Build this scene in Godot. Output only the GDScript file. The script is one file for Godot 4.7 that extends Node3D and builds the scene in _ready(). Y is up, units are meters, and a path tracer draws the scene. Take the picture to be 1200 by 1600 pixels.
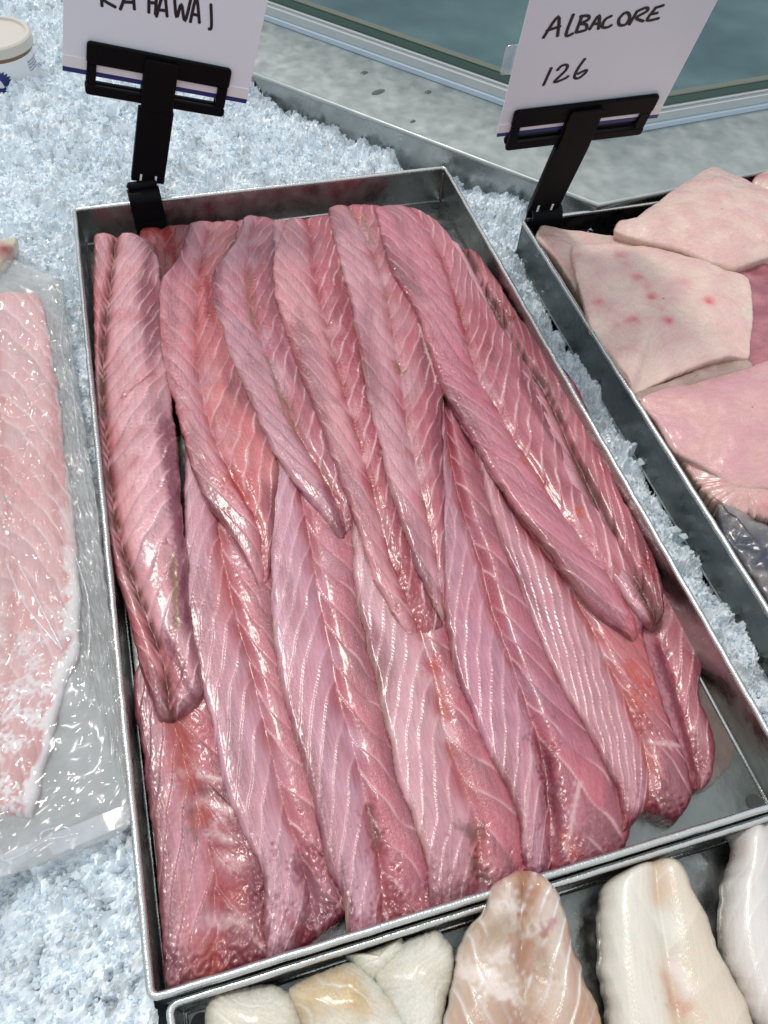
extends Node3D
# A fishmonger's counter: steel trays of fillets on crushed ice. Lengths in the tables are centimetres; x runs across the main tray,
# z along it towards the near rim, y up. One unit of the scene is a metre.

const CM := 0.01
const TRAY_FLOOR := 2.0
var low := FastNoiseLite.new()
var mid := FastNoiseLite.new()
var fine := FastNoiseLite.new()
var cells := FastNoiseLite.new()
var cells_edge := FastNoiseLite.new()
var M := {}


func _ready():
	# camera
	var cam := Camera3D.new()
	cam.name = "camera"
	cam.transform = Transform3D(Basis(Vector3(0.96099, 0.04892, 0.27222), Vector3(0.19410, 0.58188, -0.78977), Vector3(-0.19704, 0.81180, 0.54968)).orthonormalized(), Vector3(0.06407, 0.41704, 0.57914))
	cam.fov = 66.03
	cam.near = 0.02
	cam.far = 60.0
	add_child(cam)
	# sky and exposure
	var env := Environment.new()
	env.background_mode = Environment.BG_SKY
	var sky_mat := ProceduralSkyMaterial.new()
	sky_mat.sky_top_color = Color(0.97, 0.99, 1.0)
	sky_mat.sky_horizon_color = Color(0.76, 0.80, 0.84)
	sky_mat.sky_curve = 0.35
	sky_mat.ground_bottom_color = Color(0.2, 0.21, 0.22)
	sky_mat.ground_horizon_color = Color(0.42, 0.46, 0.49)
	sky_mat.sun_angle_max = 20.0
	var sky := Sky.new()
	sky.sky_material = sky_mat
	env.sky = sky
	env.background_energy_multiplier = 0.95
	env.tonemap_mode = Environment.TONE_MAPPER_LINEAR
	env.tonemap_exposure = 1.0
	env.sdfgi_enabled = true
	env.ssao_enabled = true
	env.ssil_enabled = true
	var we := WorldEnvironment.new()
	we.name = "world_environment"
	we.environment = env
	add_child(we)
	# soft, high daylight from behind the counter
	var sun := DirectionalLight3D.new()
	sun.name = "sun"
	sun.light_energy = 0.45
	sun.light_angular_distance = 11.0
	sun.light_color = Color(1.0, 0.97, 0.93)
	sun.shadow_enabled = true
	sun.look_at_from_position(Vector3(-0.12, 1.0, -0.42), Vector3.ZERO)
	add_child(sun)

	set_up_noise()
	set_up_materials()
	counter()
	ice()
	main_tray()
	neighbour_trays()
	fillets()
	albacore()
	white_fish()
	bagged_fish()
	signs()
	tub()


func set_up_noise():
	low.noise_type = FastNoiseLite.TYPE_SIMPLEX
	low.seed = 11
	low.frequency = 0.16
	low.fractal_type = FastNoiseLite.FRACTAL_NONE
	mid.noise_type = FastNoiseLite.TYPE_SIMPLEX
	mid.seed = 23
	mid.frequency = 0.6
	mid.fractal_octaves = 2
	mid.fractal_type = FastNoiseLite.FRACTAL_FBM
	fine.noise_type = FastNoiseLite.TYPE_SIMPLEX
	fine.seed = 5
	fine.frequency = 1.0
	fine.fractal_type = FastNoiseLite.FRACTAL_NONE
	cells.noise_type = FastNoiseLite.TYPE_CELLULAR
	cells.seed = 9
	cells.frequency = 1.9
	cells.cellular_return_type = FastNoiseLite.RETURN_CELL_VALUE
	cells.fractal_type = FastNoiseLite.FRACTAL_NONE
	cells_edge.noise_type = FastNoiseLite.TYPE_CELLULAR
	cells_edge.seed = 9
	cells_edge.frequency = 1.9
	cells_edge.cellular_return_type = FastNoiseLite.RETURN_DISTANCE2_SUB
	cells_edge.fractal_type = FastNoiseLite.FRACTAL_NONE


func noise_picture(freq: float, octaves: int, as_normal: bool, bump := 4.0, seed_ := 1, ramp: Gradient = null) -> NoiseTexture2D:
	var f := FastNoiseLite.new()
	f.noise_type = FastNoiseLite.TYPE_SIMPLEX
	f.seed = seed_
	f.frequency = freq
	f.fractal_octaves = octaves
	var t := NoiseTexture2D.new()
	t.width = 512
	t.height = 512
	t.seamless = true
	t.noise = f
	t.as_normal_map = as_normal
	t.bump_strength = bump
	if ramp:
		t.color_ramp = ramp
	return t


func grey_ramp(a: float, b: float) -> Gradient:
	var g := Gradient.new()
	g.set_color(0, Color(a, a, a))
	g.set_color(1, Color(b, b, b))
	return g


func lin(r: float, g: float, b: float) -> Color:
	return Color(r, g, b).linear_to_srgb()


func set_up_materials():
	var flesh := StandardMaterial3D.new()
	flesh.resource_name = "wet_flesh"
	flesh.vertex_color_use_as_albedo = true
	flesh.roughness = 1.0
	flesh.roughness_texture = noise_picture(0.012, 3, false, 1.0, 3, grey_ramp(0.14, 0.38))
	flesh.metallic_specular = 0.5
	flesh.normal_enabled = true
	flesh.normal_texture = noise_picture(0.05, 4, true, 5.0, 4)
	flesh.normal_scale = 0.4
	flesh.uv1_scale = Vector3(0.55, 0.16, 1)
	flesh.clearcoat_enabled = true
	flesh.clearcoat = 0.5
	flesh.clearcoat_roughness = 0.14
	flesh.subsurf_scatter_enabled = true
	flesh.subsurf_scatter_strength = 0.08
	M.flesh = flesh
	var white: StandardMaterial3D = flesh.duplicate()
	white.resource_name = "white_flesh"
	white.normal_scale = 0.22
	white.subsurf_scatter_strength = 0.2
	M.white = white
	var packed: StandardMaterial3D = flesh.duplicate()
	packed.resource_name = "packed_flesh"
	packed.roughness_texture = null
	packed.roughness = 0.6
	packed.clearcoat_enabled = false
	packed.metallic_specular = 0.25
	packed.normal_scale = 0.2
	M.packed = packed
	var steel := StandardMaterial3D.new()
	steel.resource_name = "tray_steel"
	steel.albedo_color = lin(0.40, 0.42, 0.41)
	steel.metallic = 1.0
	steel.roughness = 1.0
	steel.roughness_texture = noise_picture(0.012, 4, false, 1.0, 8, grey_ramp(0.16, 0.46))
	steel.uv1_triplanar = true
	steel.uv1_world_triplanar = true
	steel.uv1_scale = Vector3(7, 7, 7)
	steel.normal_enabled = true
	steel.normal_texture = noise_picture(0.02, 4, true, 2.0, 14)
	steel.normal_scale = 0.25
	M.steel = steel
	var rim: StandardMaterial3D = steel.duplicate()
	rim.resource_name = "rim_steel"
	rim.albedo_color = lin(0.6, 0.61, 0.6)
	rim.roughness_texture = noise_picture(0.05, 3, false, 1.0, 8, grey_ramp(0.12, 0.4))
	rim.uv1_scale = Vector3(18, 18, 18)
	rim.normal_scale = 0.25
	rim.normal_texture = noise_picture(0.06, 4, true, 4.0, 15)
	M.rim = rim
	var dull: StandardMaterial3D = steel.duplicate()
	dull.resource_name = "shaded_tray_steel"
	dull.albedo_color = lin(0.15, 0.165, 0.165)  # darker copy of the tray steel, shade of the gap painted in
	M.shaded_steel = dull
	var dimmed_floor: StandardMaterial3D = steel.duplicate()
	dimmed_floor.resource_name = "dimmed_floor_steel"
	dimmed_floor.albedo_color = lin(0.21, 0.23, 0.225)  # darker steel: reflection of dim surroundings painted into the colour
	M.floor_steel = dimmed_floor
	var zinc := StandardMaterial3D.new()
	zinc.resource_name = "dull_ledge_steel"
	var g := Gradient.new()
	g.set_color(0, lin(0.36, 0.40, 0.395))
	g.set_color(1, lin(0.52, 0.56, 0.55))
	zinc.albedo_texture = noise_picture(0.008, 5, false, 1.0, 31, g)
	zinc.metallic = 0.75
	zinc.roughness = 1.0
	zinc.roughness_texture = noise_picture(0.015, 5, false, 1.0, 33, grey_ramp(0.3, 0.6))
	zinc.uv1_triplanar = true
	zinc.uv1_world_triplanar = true
	zinc.uv1_scale = Vector3(7, 7, 7)
	M.zinc = zinc
	var ice_m := StandardMaterial3D.new()
	ice_m.resource_name = "crushed_ice"
	ice_m.albedo_color = lin(0.91, 0.955, 0.985)
	ice_m.vertex_color_use_as_albedo = true
	ice_m.roughness = 0.13
	ice_m.metallic_specular = 0.5
	M.ice = ice_m
	var chip: StandardMaterial3D = ice_m.duplicate()
	chip.resource_name = "ice_chip"
	chip.vertex_color_use_as_albedo = true
	chip.roughness = 0.1
	chip.backlight_enabled = true
	chip.backlight = Color(0.6, 0.68, 0.72)
	M.chip = chip
	M.black = plain("black_plastic", lin(0.006, 0.006, 0.007), 0.4)
	M.black.metallic_specular = 0.18
	M.card = plain("white_card", lin(0.84, 0.89, 0.95), 0.3)
	M.card_band = plain("white_band", lin(0.86, 0.86, 0.86), 0.4)
	M.navy = plain("navy_print", lin(0.012, 0.025, 0.16), 0.4)
	M.ink = plain("marker_ink", lin(0.012, 0.012, 0.015), 0.45)
	M.dark = plain("dark_hole", lin(0.05, 0.055, 0.055), 0.5)
	M.weld = plain("weld_metal", lin(0.25, 0.22, 0.19), 0.4)
	M.weld.metallic = 0.8
	var film := StandardMaterial3D.new()
	film.resource_name = "plastic_film"
	film.transparency = BaseMaterial3D.TRANSPARENCY_ALPHA
	film.albedo_color = Color(0.85, 0.86, 0.87, 0.16)
	film.roughness = 0.07
	film.metallic_specular = 0.6
	film.normal_enabled = true
	film.normal_texture = noise_picture(0.008, 3, true, 9.0, 44)
	film.normal_scale = 0.22
	film.uv1_triplanar = true
	film.uv1_world_triplanar = true
	film.uv1_scale = Vector3(6, 2.4, 3)
	M.film = film
	var back_film: StandardMaterial3D = film.duplicate()
	back_film.resource_name = "milky_back_film"
	back_film.albedo_color = Color(0.70, 0.71, 0.71, 0.6)
	back_film.roughness = 0.2
	M.back_film = back_film
	var seal: StandardMaterial3D = film.duplicate()
	seal.resource_name = "plastic_seal"
	seal.albedo_color = Color(0.9, 0.93, 0.97, 0.24)
	M.seal = seal
	var glass := StandardMaterial3D.new()
	glass.resource_name = "counter_glass"
	glass.transparency = BaseMaterial3D.TRANSPARENCY_ALPHA
	glass.albedo_color = Color(0.16, 0.32, 0.34, 0.14)
	glass.roughness = 0.04
	glass.metallic_specular = 0.22
	M.glass = glass
	var juice := StandardMaterial3D.new()
	juice.resource_name = "fish_juice"
	juice.transparency = BaseMaterial3D.TRANSPARENCY_ALPHA
	juice.albedo_color = Color(0.62, 0.45, 0.40, 0.3)
	juice.roughness = 0.03
	M.juice = juice
	M.wet = plain("wet_drop", lin(0.09, 0.11, 0.11), 0.06)
	M.edge_glass = plain("green_glass_edge", lin(0.075, 0.135, 0.115), 0.3)
	M.reflect_tan = plain("painted_reflection", lin(0.15, 0.17, 0.13), 0.4)  # tan of the reflection painted along the foot of the glass
	var alu := plain("channel_aluminium", lin(0.62, 0.65, 0.66), 0.35)
	alu.metallic = 0.6
	M.alu = alu
	M.gasket = plain("clear_gasket", lin(0.50, 0.60, 0.70), 0.2)
	var floor_m := StandardMaterial3D.new()
	floor_m.resource_name = "blue_floor"
	var fg := Gradient.new()
	fg.set_color(0, lin(0.015, 0.065, 0.085))
	fg.set_color(1, lin(0.08, 0.17, 0.18))
	floor_m.albedo_texture = noise_picture(0.006, 4, false, 1.0, 51, fg)  # pale mottling paints in streaks of light and soft reflections
	floor_m.roughness = 0.35
	floor_m.uv1_triplanar = true
	floor_m.uv1_world_triplanar = true
	floor_m.uv1_scale = Vector3(0.7, 0.7, 0.7)
	M.floor = floor_m
	M.tub = plain("frosted_tub_plastic", lin(0.62, 0.58, 0.52), 0.25)
	M.tub_label = plain("tub_label_paper", lin(0.80, 0.81, 0.83), 0.4)
	M.tub_brown = plain("tub_contents", lin(0.20, 0.11, 0.05), 0.2)


func plain(called: String, c: Color, rough: float) -> StandardMaterial3D:
	var m := StandardMaterial3D.new()
	m.resource_name = called
	m.albedo_color = c
	m.roughness = rough
	return m


# ---------------------------------------------------------------- nodes
func thing(called: String, label: String, category: String, group := "") -> Node3D:
	var o := Node3D.new()
	o.name = called
	add_child(o, true)
	tag(o, label, category, group)
	return o


func tag(o: Node3D, label: String, category: String, group := ""):
	o.set_meta("label", label)
	o.set_meta("category", category)
	if group:
		o.set_meta("group", group)


func part(called: String, mesh: Mesh, m: Material, parent: Node) -> MeshInstance3D:
	var o := MeshInstance3D.new()
	o.name = called
	o.mesh = mesh
	o.material_override = null
	for k in mesh.get_surface_count():
		o.set_surface_override_material(k, m)
	parent.add_child(o, true)
	return o


# ---------------------------------------------------------------- shapes
func box_into(st: SurfaceTool, t: Transform3D, size: Vector3, bevel := 0.0):
	# a box, its vertical-axis (local z) corners chamfered when bevel > 0
	var hx := size.x / 2
	var hy := size.y / 2
	var b := bevel
	var pts: PackedVector2Array = []
	if b <= 0.0:
		pts = PackedVector2Array([Vector2(-hx, -hy), Vector2(hx, -hy), Vector2(hx, hy), Vector2(-hx, hy)])
	else:
		for c in [[hx - b, -hy + b, -90.0], [hx - b, hy - b, 0.0], [-hx + b, hy - b, 90.0], [-hx + b, -hy + b, 180.0]]:
			for k in 4:
				var a := deg_to_rad(c[2] + k * 30.0)
				pts.append(Vector2(c[0] + cos(a) * b, c[1] + sin(a) * b))
	prism_into(st, t, pts, size.z)


func prism_into(st: SurfaceTool, t: Transform3D, pts: PackedVector2Array, depth: float):
	# an outline in local xy, counter-clockwise, given depth along z and a small chamfer on its front
	var n := pts.size()
	var c := Vector2.ZERO
	for p in pts:
		c += p / n
	var h := depth / 2
	var ch := minf(depth * 0.25, 0.0006)
	var inner: PackedVector2Array = []
	for k in n:
		var e0 := (pts[k] - pts[(k + n - 1) % n]).normalized()
		var e1 := (pts[(k + 1) % n] - pts[k]).normalized()
		var nn := (e0.orthogonal() + e1.orthogonal()).normalized()
		var q := pts[k] - nn * ch
		if (q - c).length() > (pts[k] - c).length():
			q = pts[k] + nn * ch
		inner.append(q)
	var tri := Geometry2D.triangulate_polygon(inner)
	st.set_smooth_group(-1)
	for k in range(0, tri.size(), 3):
		var a := inner[tri[k]]
		var b := inner[tri[k + 1]]
		var d := inner[tri[k + 2]]
		if (b - a).cross(d - a) > 0:
			var s := b
			b = d
			d = s
		for p in [a, b, d]:
			st.add_vertex(t * Vector3(p.x, p.y, h))
		for p in [a, d, b]:
			st.add_vertex(t * Vector3(p.x, p.y, -h))
	for k in n:
		var a := pts[k]
		var b := pts[(k + 1) % n]
		var ai := inner[k]
		var bi := inner[(k + 1) % n]
		quad(st, t * Vector3(a.x, a.y, h - ch), t * Vector3(b.x, b.y, h - ch), t * Vector3(b.x, b.y, -h + ch), t * Vector3(a.x, a.y, -h + ch))
		quad(st, t * Vector3(ai.x, ai.y, h), t * Vector3(bi.x, bi.y, h), t * Vector3(b.x, b.y, h - ch), t * Vector3(a.x, a.y, h - ch))
		quad(st, t * Vector3(a.x, a.y, -h + ch), t * Vector3(b.x, b.y, -h + ch), t * Vector3(bi.x, bi.y, -h), t * Vector3(ai.x, ai.y, -h))


func quad(st: SurfaceTool, a: Vector3, b: Vector3, c: Vector3, d: Vector3):
	for p in [a, b, c, a, c, d]:
		st.add_vertex(p)


func starts() -> SurfaceTool:
	var st := SurfaceTool.new()
	st.begin(Mesh.PRIMITIVE_TRIANGLES)
	return st


func done(st: SurfaceTool) -> ArrayMesh:
	st.generate_normals()
	return st.commit()


func tube_into(st: SurfaceTool, path: PackedVector3Array, r: float, sides := 10, closed := false, flat := Vector3.ZERO, flatness := 1.0):
	# a round bar along a path; flat gives a direction in which it is pressed by flatness
	var n := path.size()
	var rings := []
	st.set_smooth_group(1)
	for k in n:
		var a := path[(k + n - 1) % n] if closed or k > 0 else path[k]
		var b := path[(k + 1) % n] if closed or k < n - 1 else path[k]
		var d := (b - a).normalized()
		var side := d.cross(flat if flat != Vector3.ZERO else (Vector3.UP if absf(d.y) < 0.9 else Vector3.RIGHT)).normalized()
		var up := side.cross(d).normalized()
		var ring: PackedVector3Array = []
		for s in sides:
			var an := TAU * s / sides
			ring.append(path[k] + (side * cos(an) + up * sin(an) * flatness) * r)
		rings.append(ring)
	for k in (n if closed else n - 1):
		var r0: PackedVector3Array = rings[k]
		var r1: PackedVector3Array = rings[(k + 1) % n]
		for s in sides:
			var s2 := (s + 1) % sides
			quad(st, r0[s], r0[s2], r1[s2], r1[s])
	if not closed:
		for e in [0, n - 1]:
			var ring: PackedVector3Array = rings[e]
			var outw := (path[e] - path[1 if e == 0 else n - 2]).normalized() * r * 0.6
			for s in sides:
				var s2 := (s + 1) % sides
				if e == 0:
					for p in [ring[s2], ring[s], path[e] + outw]:
						st.add_vertex(p)
				else:
					for p in [ring[s], ring[s2], path[e] + outw]:
						st.add_vertex(p)


func smooth_path(pts: PackedVector3Array, per := 6) -> PackedVector3Array:
	if pts.size() < 3:
		return pts
	var out: PackedVector3Array = []
	for k in pts.size() - 1:
		var p0 := pts[maxi(k - 1, 0)]
		var p3 := pts[mini(k + 2, pts.size() - 1)]
		for s in per:
			out.append(pts[k].cubic_interpolate(pts[k + 1], p0, p3, float(s) / per))
	out.append(pts[pts.size() - 1])
	return out


func grid_mesh(v: PackedVector3Array, c: PackedColorArray, uv: PackedVector2Array, cols: int, rows: int) -> ArrayMesh:
	var nrm := PackedVector3Array()
	nrm.resize(v.size())
	for j in rows:
		var j0 := maxi(j - 1, 0) * cols
		var j1 := mini(j + 1, rows - 1) * cols
		var jj := j * cols
		for i in cols:
			var i0 := i - 1 if i > 0 else 0
			var i1 := i + 1 if i < cols - 1 else i
			nrm[jj + i] = (v[j1 + i] - v[j0 + i]).cross(v[jj + i1] - v[jj + i0]).normalized()
	var idx := PackedInt32Array()
	idx.resize((cols - 1) * (rows - 1) * 6)
	var k := 0
	for j in rows - 1:
		for i in cols - 1:
			var a := j * cols + i
			idx[k] = a
			idx[k + 1] = a + 1
			idx[k + 2] = a + cols
			idx[k + 3] = a + 1
			idx[k + 4] = a + cols + 1
			idx[k + 5] = a + cols
			k += 6
	var arr := []
	arr.resize(Mesh.ARRAY_MAX)
	arr[Mesh.ARRAY_VERTEX] = v
	arr[Mesh.ARRAY_NORMAL] = nrm
	if c.size():
		arr[Mesh.ARRAY_COLOR] = c
	if uv.size():
		arr[Mesh.ARRAY_TEX_UV] = uv
	arr[Mesh.ARRAY_INDEX] = idx
	var m := ArrayMesh.new()
	m.add_surface_from_arrays(Mesh.PRIMITIVE_TRIANGLES, arr)
	return m


# ---------------------------------------------------------------- a fillet
# Stations from tail to head: left edge x z, seam x z, right edge x z, height of the top, lean (left edge higher than right).
const LOOK := {
	"cell": 0.055, "k": 1.5, "edge": 0.32, "gap": 1.15, "sl": 3.0, "pl": 1.7, "sr": 1.2, "pr": 0.8,
	"left": Color(0.58, 0.36, 0.40), "right": Color(0.47, 0.155, 0.185), "alt": Color(0.44, 0.115, 0.14), "deep": Color(0.17, 0.018, 0.042),
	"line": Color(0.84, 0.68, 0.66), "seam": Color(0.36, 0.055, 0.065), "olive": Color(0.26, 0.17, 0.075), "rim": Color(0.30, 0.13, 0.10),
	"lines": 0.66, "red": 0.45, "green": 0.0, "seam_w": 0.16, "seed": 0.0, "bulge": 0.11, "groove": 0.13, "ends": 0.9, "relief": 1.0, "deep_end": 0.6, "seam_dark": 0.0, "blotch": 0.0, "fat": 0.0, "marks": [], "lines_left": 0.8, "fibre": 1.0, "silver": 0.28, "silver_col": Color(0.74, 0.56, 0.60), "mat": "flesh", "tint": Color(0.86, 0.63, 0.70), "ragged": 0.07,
}


# blood, bruise, orange muscle, white sinew, wine, olive
const MARK := [Color(0.30, 0.015, 0.03), Color(0.11, 0.05, 0.03), Color(0.52, 0.10, 0.05), Color(0.78, 0.68, 0.64), Color(0.16, 0.02, 0.05), Color(0.25, 0.17, 0.07)]


func fillet(called: String, label: String, st: Array, look: Dictionary, group: String, category := "fish fillet") -> MeshInstance3D:
	var o: Dictionary = LOOK.duplicate()
	o.merge(look, true)
	var ns := st.size() / 8
	# rows
	var rows := []
	var cell: float = o.cell
	var total := 0.0
	for k in ns - 1:
		var d := 0.0
		for e in [0, 2, 4]:
			d += Vector2(st[k * 8 + 8 + e] - st[k * 8 + e], st[k * 8 + 9 + e] - st[k * 8 + 1 + e]).length() / 3.0
		var steps := maxi(2, roundi(d / cell))
		for s in steps + (1 if k == ns - 2 else 0):
			var t := float(s) / steps
			var row := PackedFloat32Array()
			row.resize(9)
			for e in 8:
				var i0 := maxi(k - 1, 0) * 8 + e
				var i3 := mini(k + 2, ns - 1) * 8 + e
				row[e] = cubic_interpolate(st[k * 8 + e], st[k * 8 + 8 + e], st[i0], st[i3], t)
			row[8] = total + d * t
			rows.append(row)
		total += d
	# across
	var widest := 0.0
	for r in rows:
		widest = maxf(widest, Vector2(r[4] - r[0], r[5] - r[1]).length())
	var nu := clampi(roundi(widest / cell), 24, 130)
	var cols := nu + 1 + 6
	var nrow: int = rows.size()
	var v := PackedVector3Array()
	var c := PackedColorArray()
	var uv := PackedVector2Array()
	v.resize(cols * (nrow + 4))
	c.resize(cols * (nrow + 4))
	uv.resize(cols * (nrow + 4))
	var us := PackedFloat32Array()
	us.resize(nu + 1)
	for i in nu + 1:
		var x := 2.0 * i / nu - 1.0
		us[i] = lerpf(x, sin(x * PI / 2), 0.55)
	var sd: float = o.seed * 17.3
	var gap: float = o.gap
	var sl: float = o.sl
	var sr: float = o.sr
	var pl: float = o.pl
	var pr: float = o.pr
	var edge: float = o.edge
	var thick: float = o.k
	var c_left: Color = o.left
	var c_right: Color = o.right
	var c_alt: Color = o.alt
	var c_deep: Color = o.deep
	var c_line: Color = o.line
	var c_seam: Color = o.seam
	var c_olive: Color = o.olive
	var c_rim: Color = o.rim
	var lines: float = o.lines
	var red: float = o.red
	var green: float = o.green
	var seam_w: float = o.seam_w
	var bulge: float = o.bulge
	var groove: float = o.groove
	var ends: float = o.ends
	var relief: float = o.relief
	var deep_end: float = o.deep_end
	var seam_dark: float = o.seam_dark
	var blotch: float = o.blotch
	var fat: float = o.fat
	var torn: float = o.deep_end
	var lines_left: float = o.lines_left
	var fibre: float = o.fibre
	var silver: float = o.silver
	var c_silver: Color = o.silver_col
	var marks: Array = o.marks
	var tint: Color = o.tint
	var ragged: float = o.ragged
	var base := 0
	for j in nrow + 4:
		var r: PackedFloat32Array = rows[clampi(j - 2, 0, nrow - 1)]
		var cap := maxi(2 - j, j - nrow - 1)
		var s := r[8]
		var e_end := minf(s, total - s)
		var end_drop := 0.0
		if e_end < ends:
			var q := 1.0 - e_end / ends
			end_drop = thick * 0.62 * (1.0 - sqrt(maxf(0.0, 1.0 - q * q)))
		var lx := r[0]
		var lz := r[1]
		var mx := r[2]
		var mz := r[3]
		var rx := r[4]
		var rz := r[5]
		var wl := Vector2(mx - lx, mz - lz).length()
		var wr := Vector2(rx - mx, rz - mz).length()
		var near_end := clampf(1.0 - (total - s) / 4.5, 0.0, 1.0)
		var mn := mid.get_noise_2d(s * 0.55 + sd, sd * 3.0)
		var mn2 := mid.get_noise_2d(s * 0.22 - sd, 40.0 + sd)
		# knife edges are never quite even
		var rg_l := ragged * (1.3 * mid.get_noise_2d(s * 0.6, sd + 60.0) + 0.25 * fine.get_noise_2d(s * 1.7, sd + 61.0))
		var rg_r := ragged * (1.3 * mid.get_noise_2d(s * 0.6, sd + 70.0) + 0.25 * fine.get_noise_2d(s * 1.7, sd + 71.0))
		for i in nu + 1:
			var u := us[i]
			var a := absf(u)
			var x: float
			var z: float
			var half: float
			var ph: float
			var side := 0.0
			if u < 0:
				x = lerpf(mx, lx, a) + rg_l * a * a * a * a * a
				z = lerpf(mz, lz, a)
				half = wl
				ph = s + sl * pow(a, pl) * (0.35 + 0.65 * wl)
				side = 1.0
			else:
				x = lerpf(mx, rx, a) + rg_r * a * a * a * a * a
				z = lerpf(mz, rz, a)
				half = wr
				ph = s + sr * pow(a, pr) * (0.35 + 0.65 * wr)
			var n1 := low.get_noise_2d(x * 2.2 + sd, z * 2.2)
			var n2 := mid.get_noise_2d(x + sd, z - sd)
			var n3 := fine.get_noise_2d(x * 2.6 - sd, z * 2.6)
			# seams of the muscle segments, measured square to the seam
			var steep := (absf(sl) * pl * pow(a + 0.02, pl - 1.0) if u < 0 else absf(sr) * pr * pow(a + 0.02, pr - 1.0)) * (0.35 + 0.65 * half) / maxf(half, 0.2)
			var sq := 1.0 / sqrt(1.0 + steep * steep)
			ph = (ph + 0.28 * n1 + 0.035 * n2) / gap + sd + side * 0.37
			var seg := floorf(ph)
			var f := ph - seg
			var dl := minf(f, 1.0 - f) * gap * sq
			var hash := sin(seg * 12.9898 + side * 7.1 + sd) * 43758.5453
			hash -= floorf(hash)
			var lw := 0.034 + 0.020 * hash + 0.012 * n2
			var ln := exp(-dl * dl / (lw * lw)) * clampf(0.72 + 0.6 * n1 + 0.6 * n2 + 0.5 * (hash - 0.5), 0.08, 1.1) * (lines_left if u < 0 else 1.0)
			var halo := exp(-dl * dl / 0.02) * clampf(0.6 + n1, 0.0, 1.0)
			var fm := (f - 0.5) * gap * sq
			var mid_line := exp(-fm * fm / 0.0014) * clampf(0.1 + 1.2 * n2, 0.0, 0.35)
			# fibres run along the fillet
			var fib := fine.get_noise_3d(u * half * 8.0, s * 0.5, sd)
			var fib2 := fine.get_noise_3d(u * half * 16.0, s * 1.1, sd + 9.0)
			var long1 := low.get_noise_2d(u * half * 2.6 + sd, s * 0.45)
			# height
			var d := (1.0 - a) * half
			var drop := 0.0
			if d < edge:
				var q := 1.0 - d / edge
				drop = edge * 0.8 * (1.0 - sqrt(maxf(0.0, 1.0 - q * q)))
			var b := 1.0 - 2.0 * a
			var y := r[6] - r[7] * u + bulge * (1.0 - b * b) * minf(1.0, half) - drop - end_drop
			var mw := u * half
			var sw := mw + 0.05 * n2 + 0.12 * (f - 0.5)
			var seam := exp(-sw * sw / (seam_w * seam_w * (0.7 + 0.5 * n3)))
			y -= groove * exp(-mw * mw / 0.12)
			y += relief * (0.07 * (0.5 - smoothstep(0.0, 0.95, f)) * (1.0 - a * a * a) - 0.022 * ln * (1.0 - a * a * a) - 0.008 * mid_line + fibre * (0.005 * fib + 0.004 * fib2) + 0.004 * n3 + 0.05 * n1 + torn * near_end * near_end * near_end * (0.05 * n3 + 0.05 * n2 + 0.02 * fib2))
			# colour
			var col := c_left.lerp(c_right, clampf(0.42 + u * 1.25 + 0.45 * n1 + 0.3 * mn2, 0.0, 1.0))
			col = col.lerp(c_alt, clampf(0.22 + 0.9 * mn2 + 0.55 * long1 + 0.5 * (hash - 0.5) + 0.25 * (0.5 - f), 0.0, 0.85) * (0.5 if u < -0.12 else 1.0))
			col = col.lerp(c_deep, clampf(-0.10 + 0.75 * long1 + 0.8 * (absf(u) - 0.55) * (2.3 if u > 0 else 1.3) + deep_end * near_end * near_end * (0.95 + 1.0 * n3 + 0.8 * long1), 0.0, 0.8))  # wine streaks and ends; the edge term paints crevice shade
			col *= 1.0 + 0.22 * (hash - 0.5) * minf(1.0, fibre) + fibre * (0.14 * fib + 0.09 * fib2) + 0.32 * (f - 0.45) * minf(1.0, fibre)
			col = col.lerp(c_silver, clampf(silver * (1.0 - b * b) * (0.75 + 0.8 * mn2 + 0.7 * long1 + 0.5 * fib) * (1.0 if u < 0 else 0.35), 0.0, 0.75))  # silverskin tone, with the pale sheen along each half painted in
			col = col.lerp(c_line, clampf(lines * (ln * (1.35 - 0.65 * a) + 0.34 * halo * f + 0.4 * mid_line), 0.0, 0.95))
			if fat > 0.0:
				var down := clampf((s / total - 0.45) * 4.0, 0.0, 1.0)
				var web := clampf(0.20 - absf(cells_edge.get_noise_2d(x * 0.9 + 0.8 * n2, z * 0.7 + 0.8 * n1) + 1.0) * 0.9, 0.0, 0.2) * 5.0
				web = maxf(web * clampf(0.5 + 1.5 * n2, 0.0, 1.0), clampf(1.4 * n2 + 1.2 * n3, 0.0, 1.0)) * clampf((s / total - 0.66) * 5.0, 0.0, 1.0)
				var lip := clampf((u - 0.80 + 0.12 * n2) * 9.0, 0.0, 1.0) * down
				col = col.lerp(Color(0.80, 0.78, 0.78), fat * clampf(lip + web, 0.0, 0.95))
				y += 0.06 * lip + 0.02 * web
			if red > 0.0:
				col = col.lerp(c_seam, red * 0.75 * exp(-mw * mw / 0.16) * clampf(0.55 + 1.3 * mn + 0.5 * n1, 0.0, 1.0) * (1.0 - 0.8 * ln))
				col = col.lerp(c_seam, clampf(seam * red * (0.45 + 1.4 * mn), 0.0, 0.85) * (1.0 - 0.7 * ln))
			if green > 0.0:
				var gm := exp(-sw * sw / (seam_w * seam_w * (0.5 + 0.3 * n3))) * clampf((mn2 - 0.10) * 4.0, 0.0, 1.0)
				col = col.lerp(c_olive, clampf(green * gm * (0.8 + n3), 0.0, 0.85) * (1.0 - 0.6 * ln))
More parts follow.
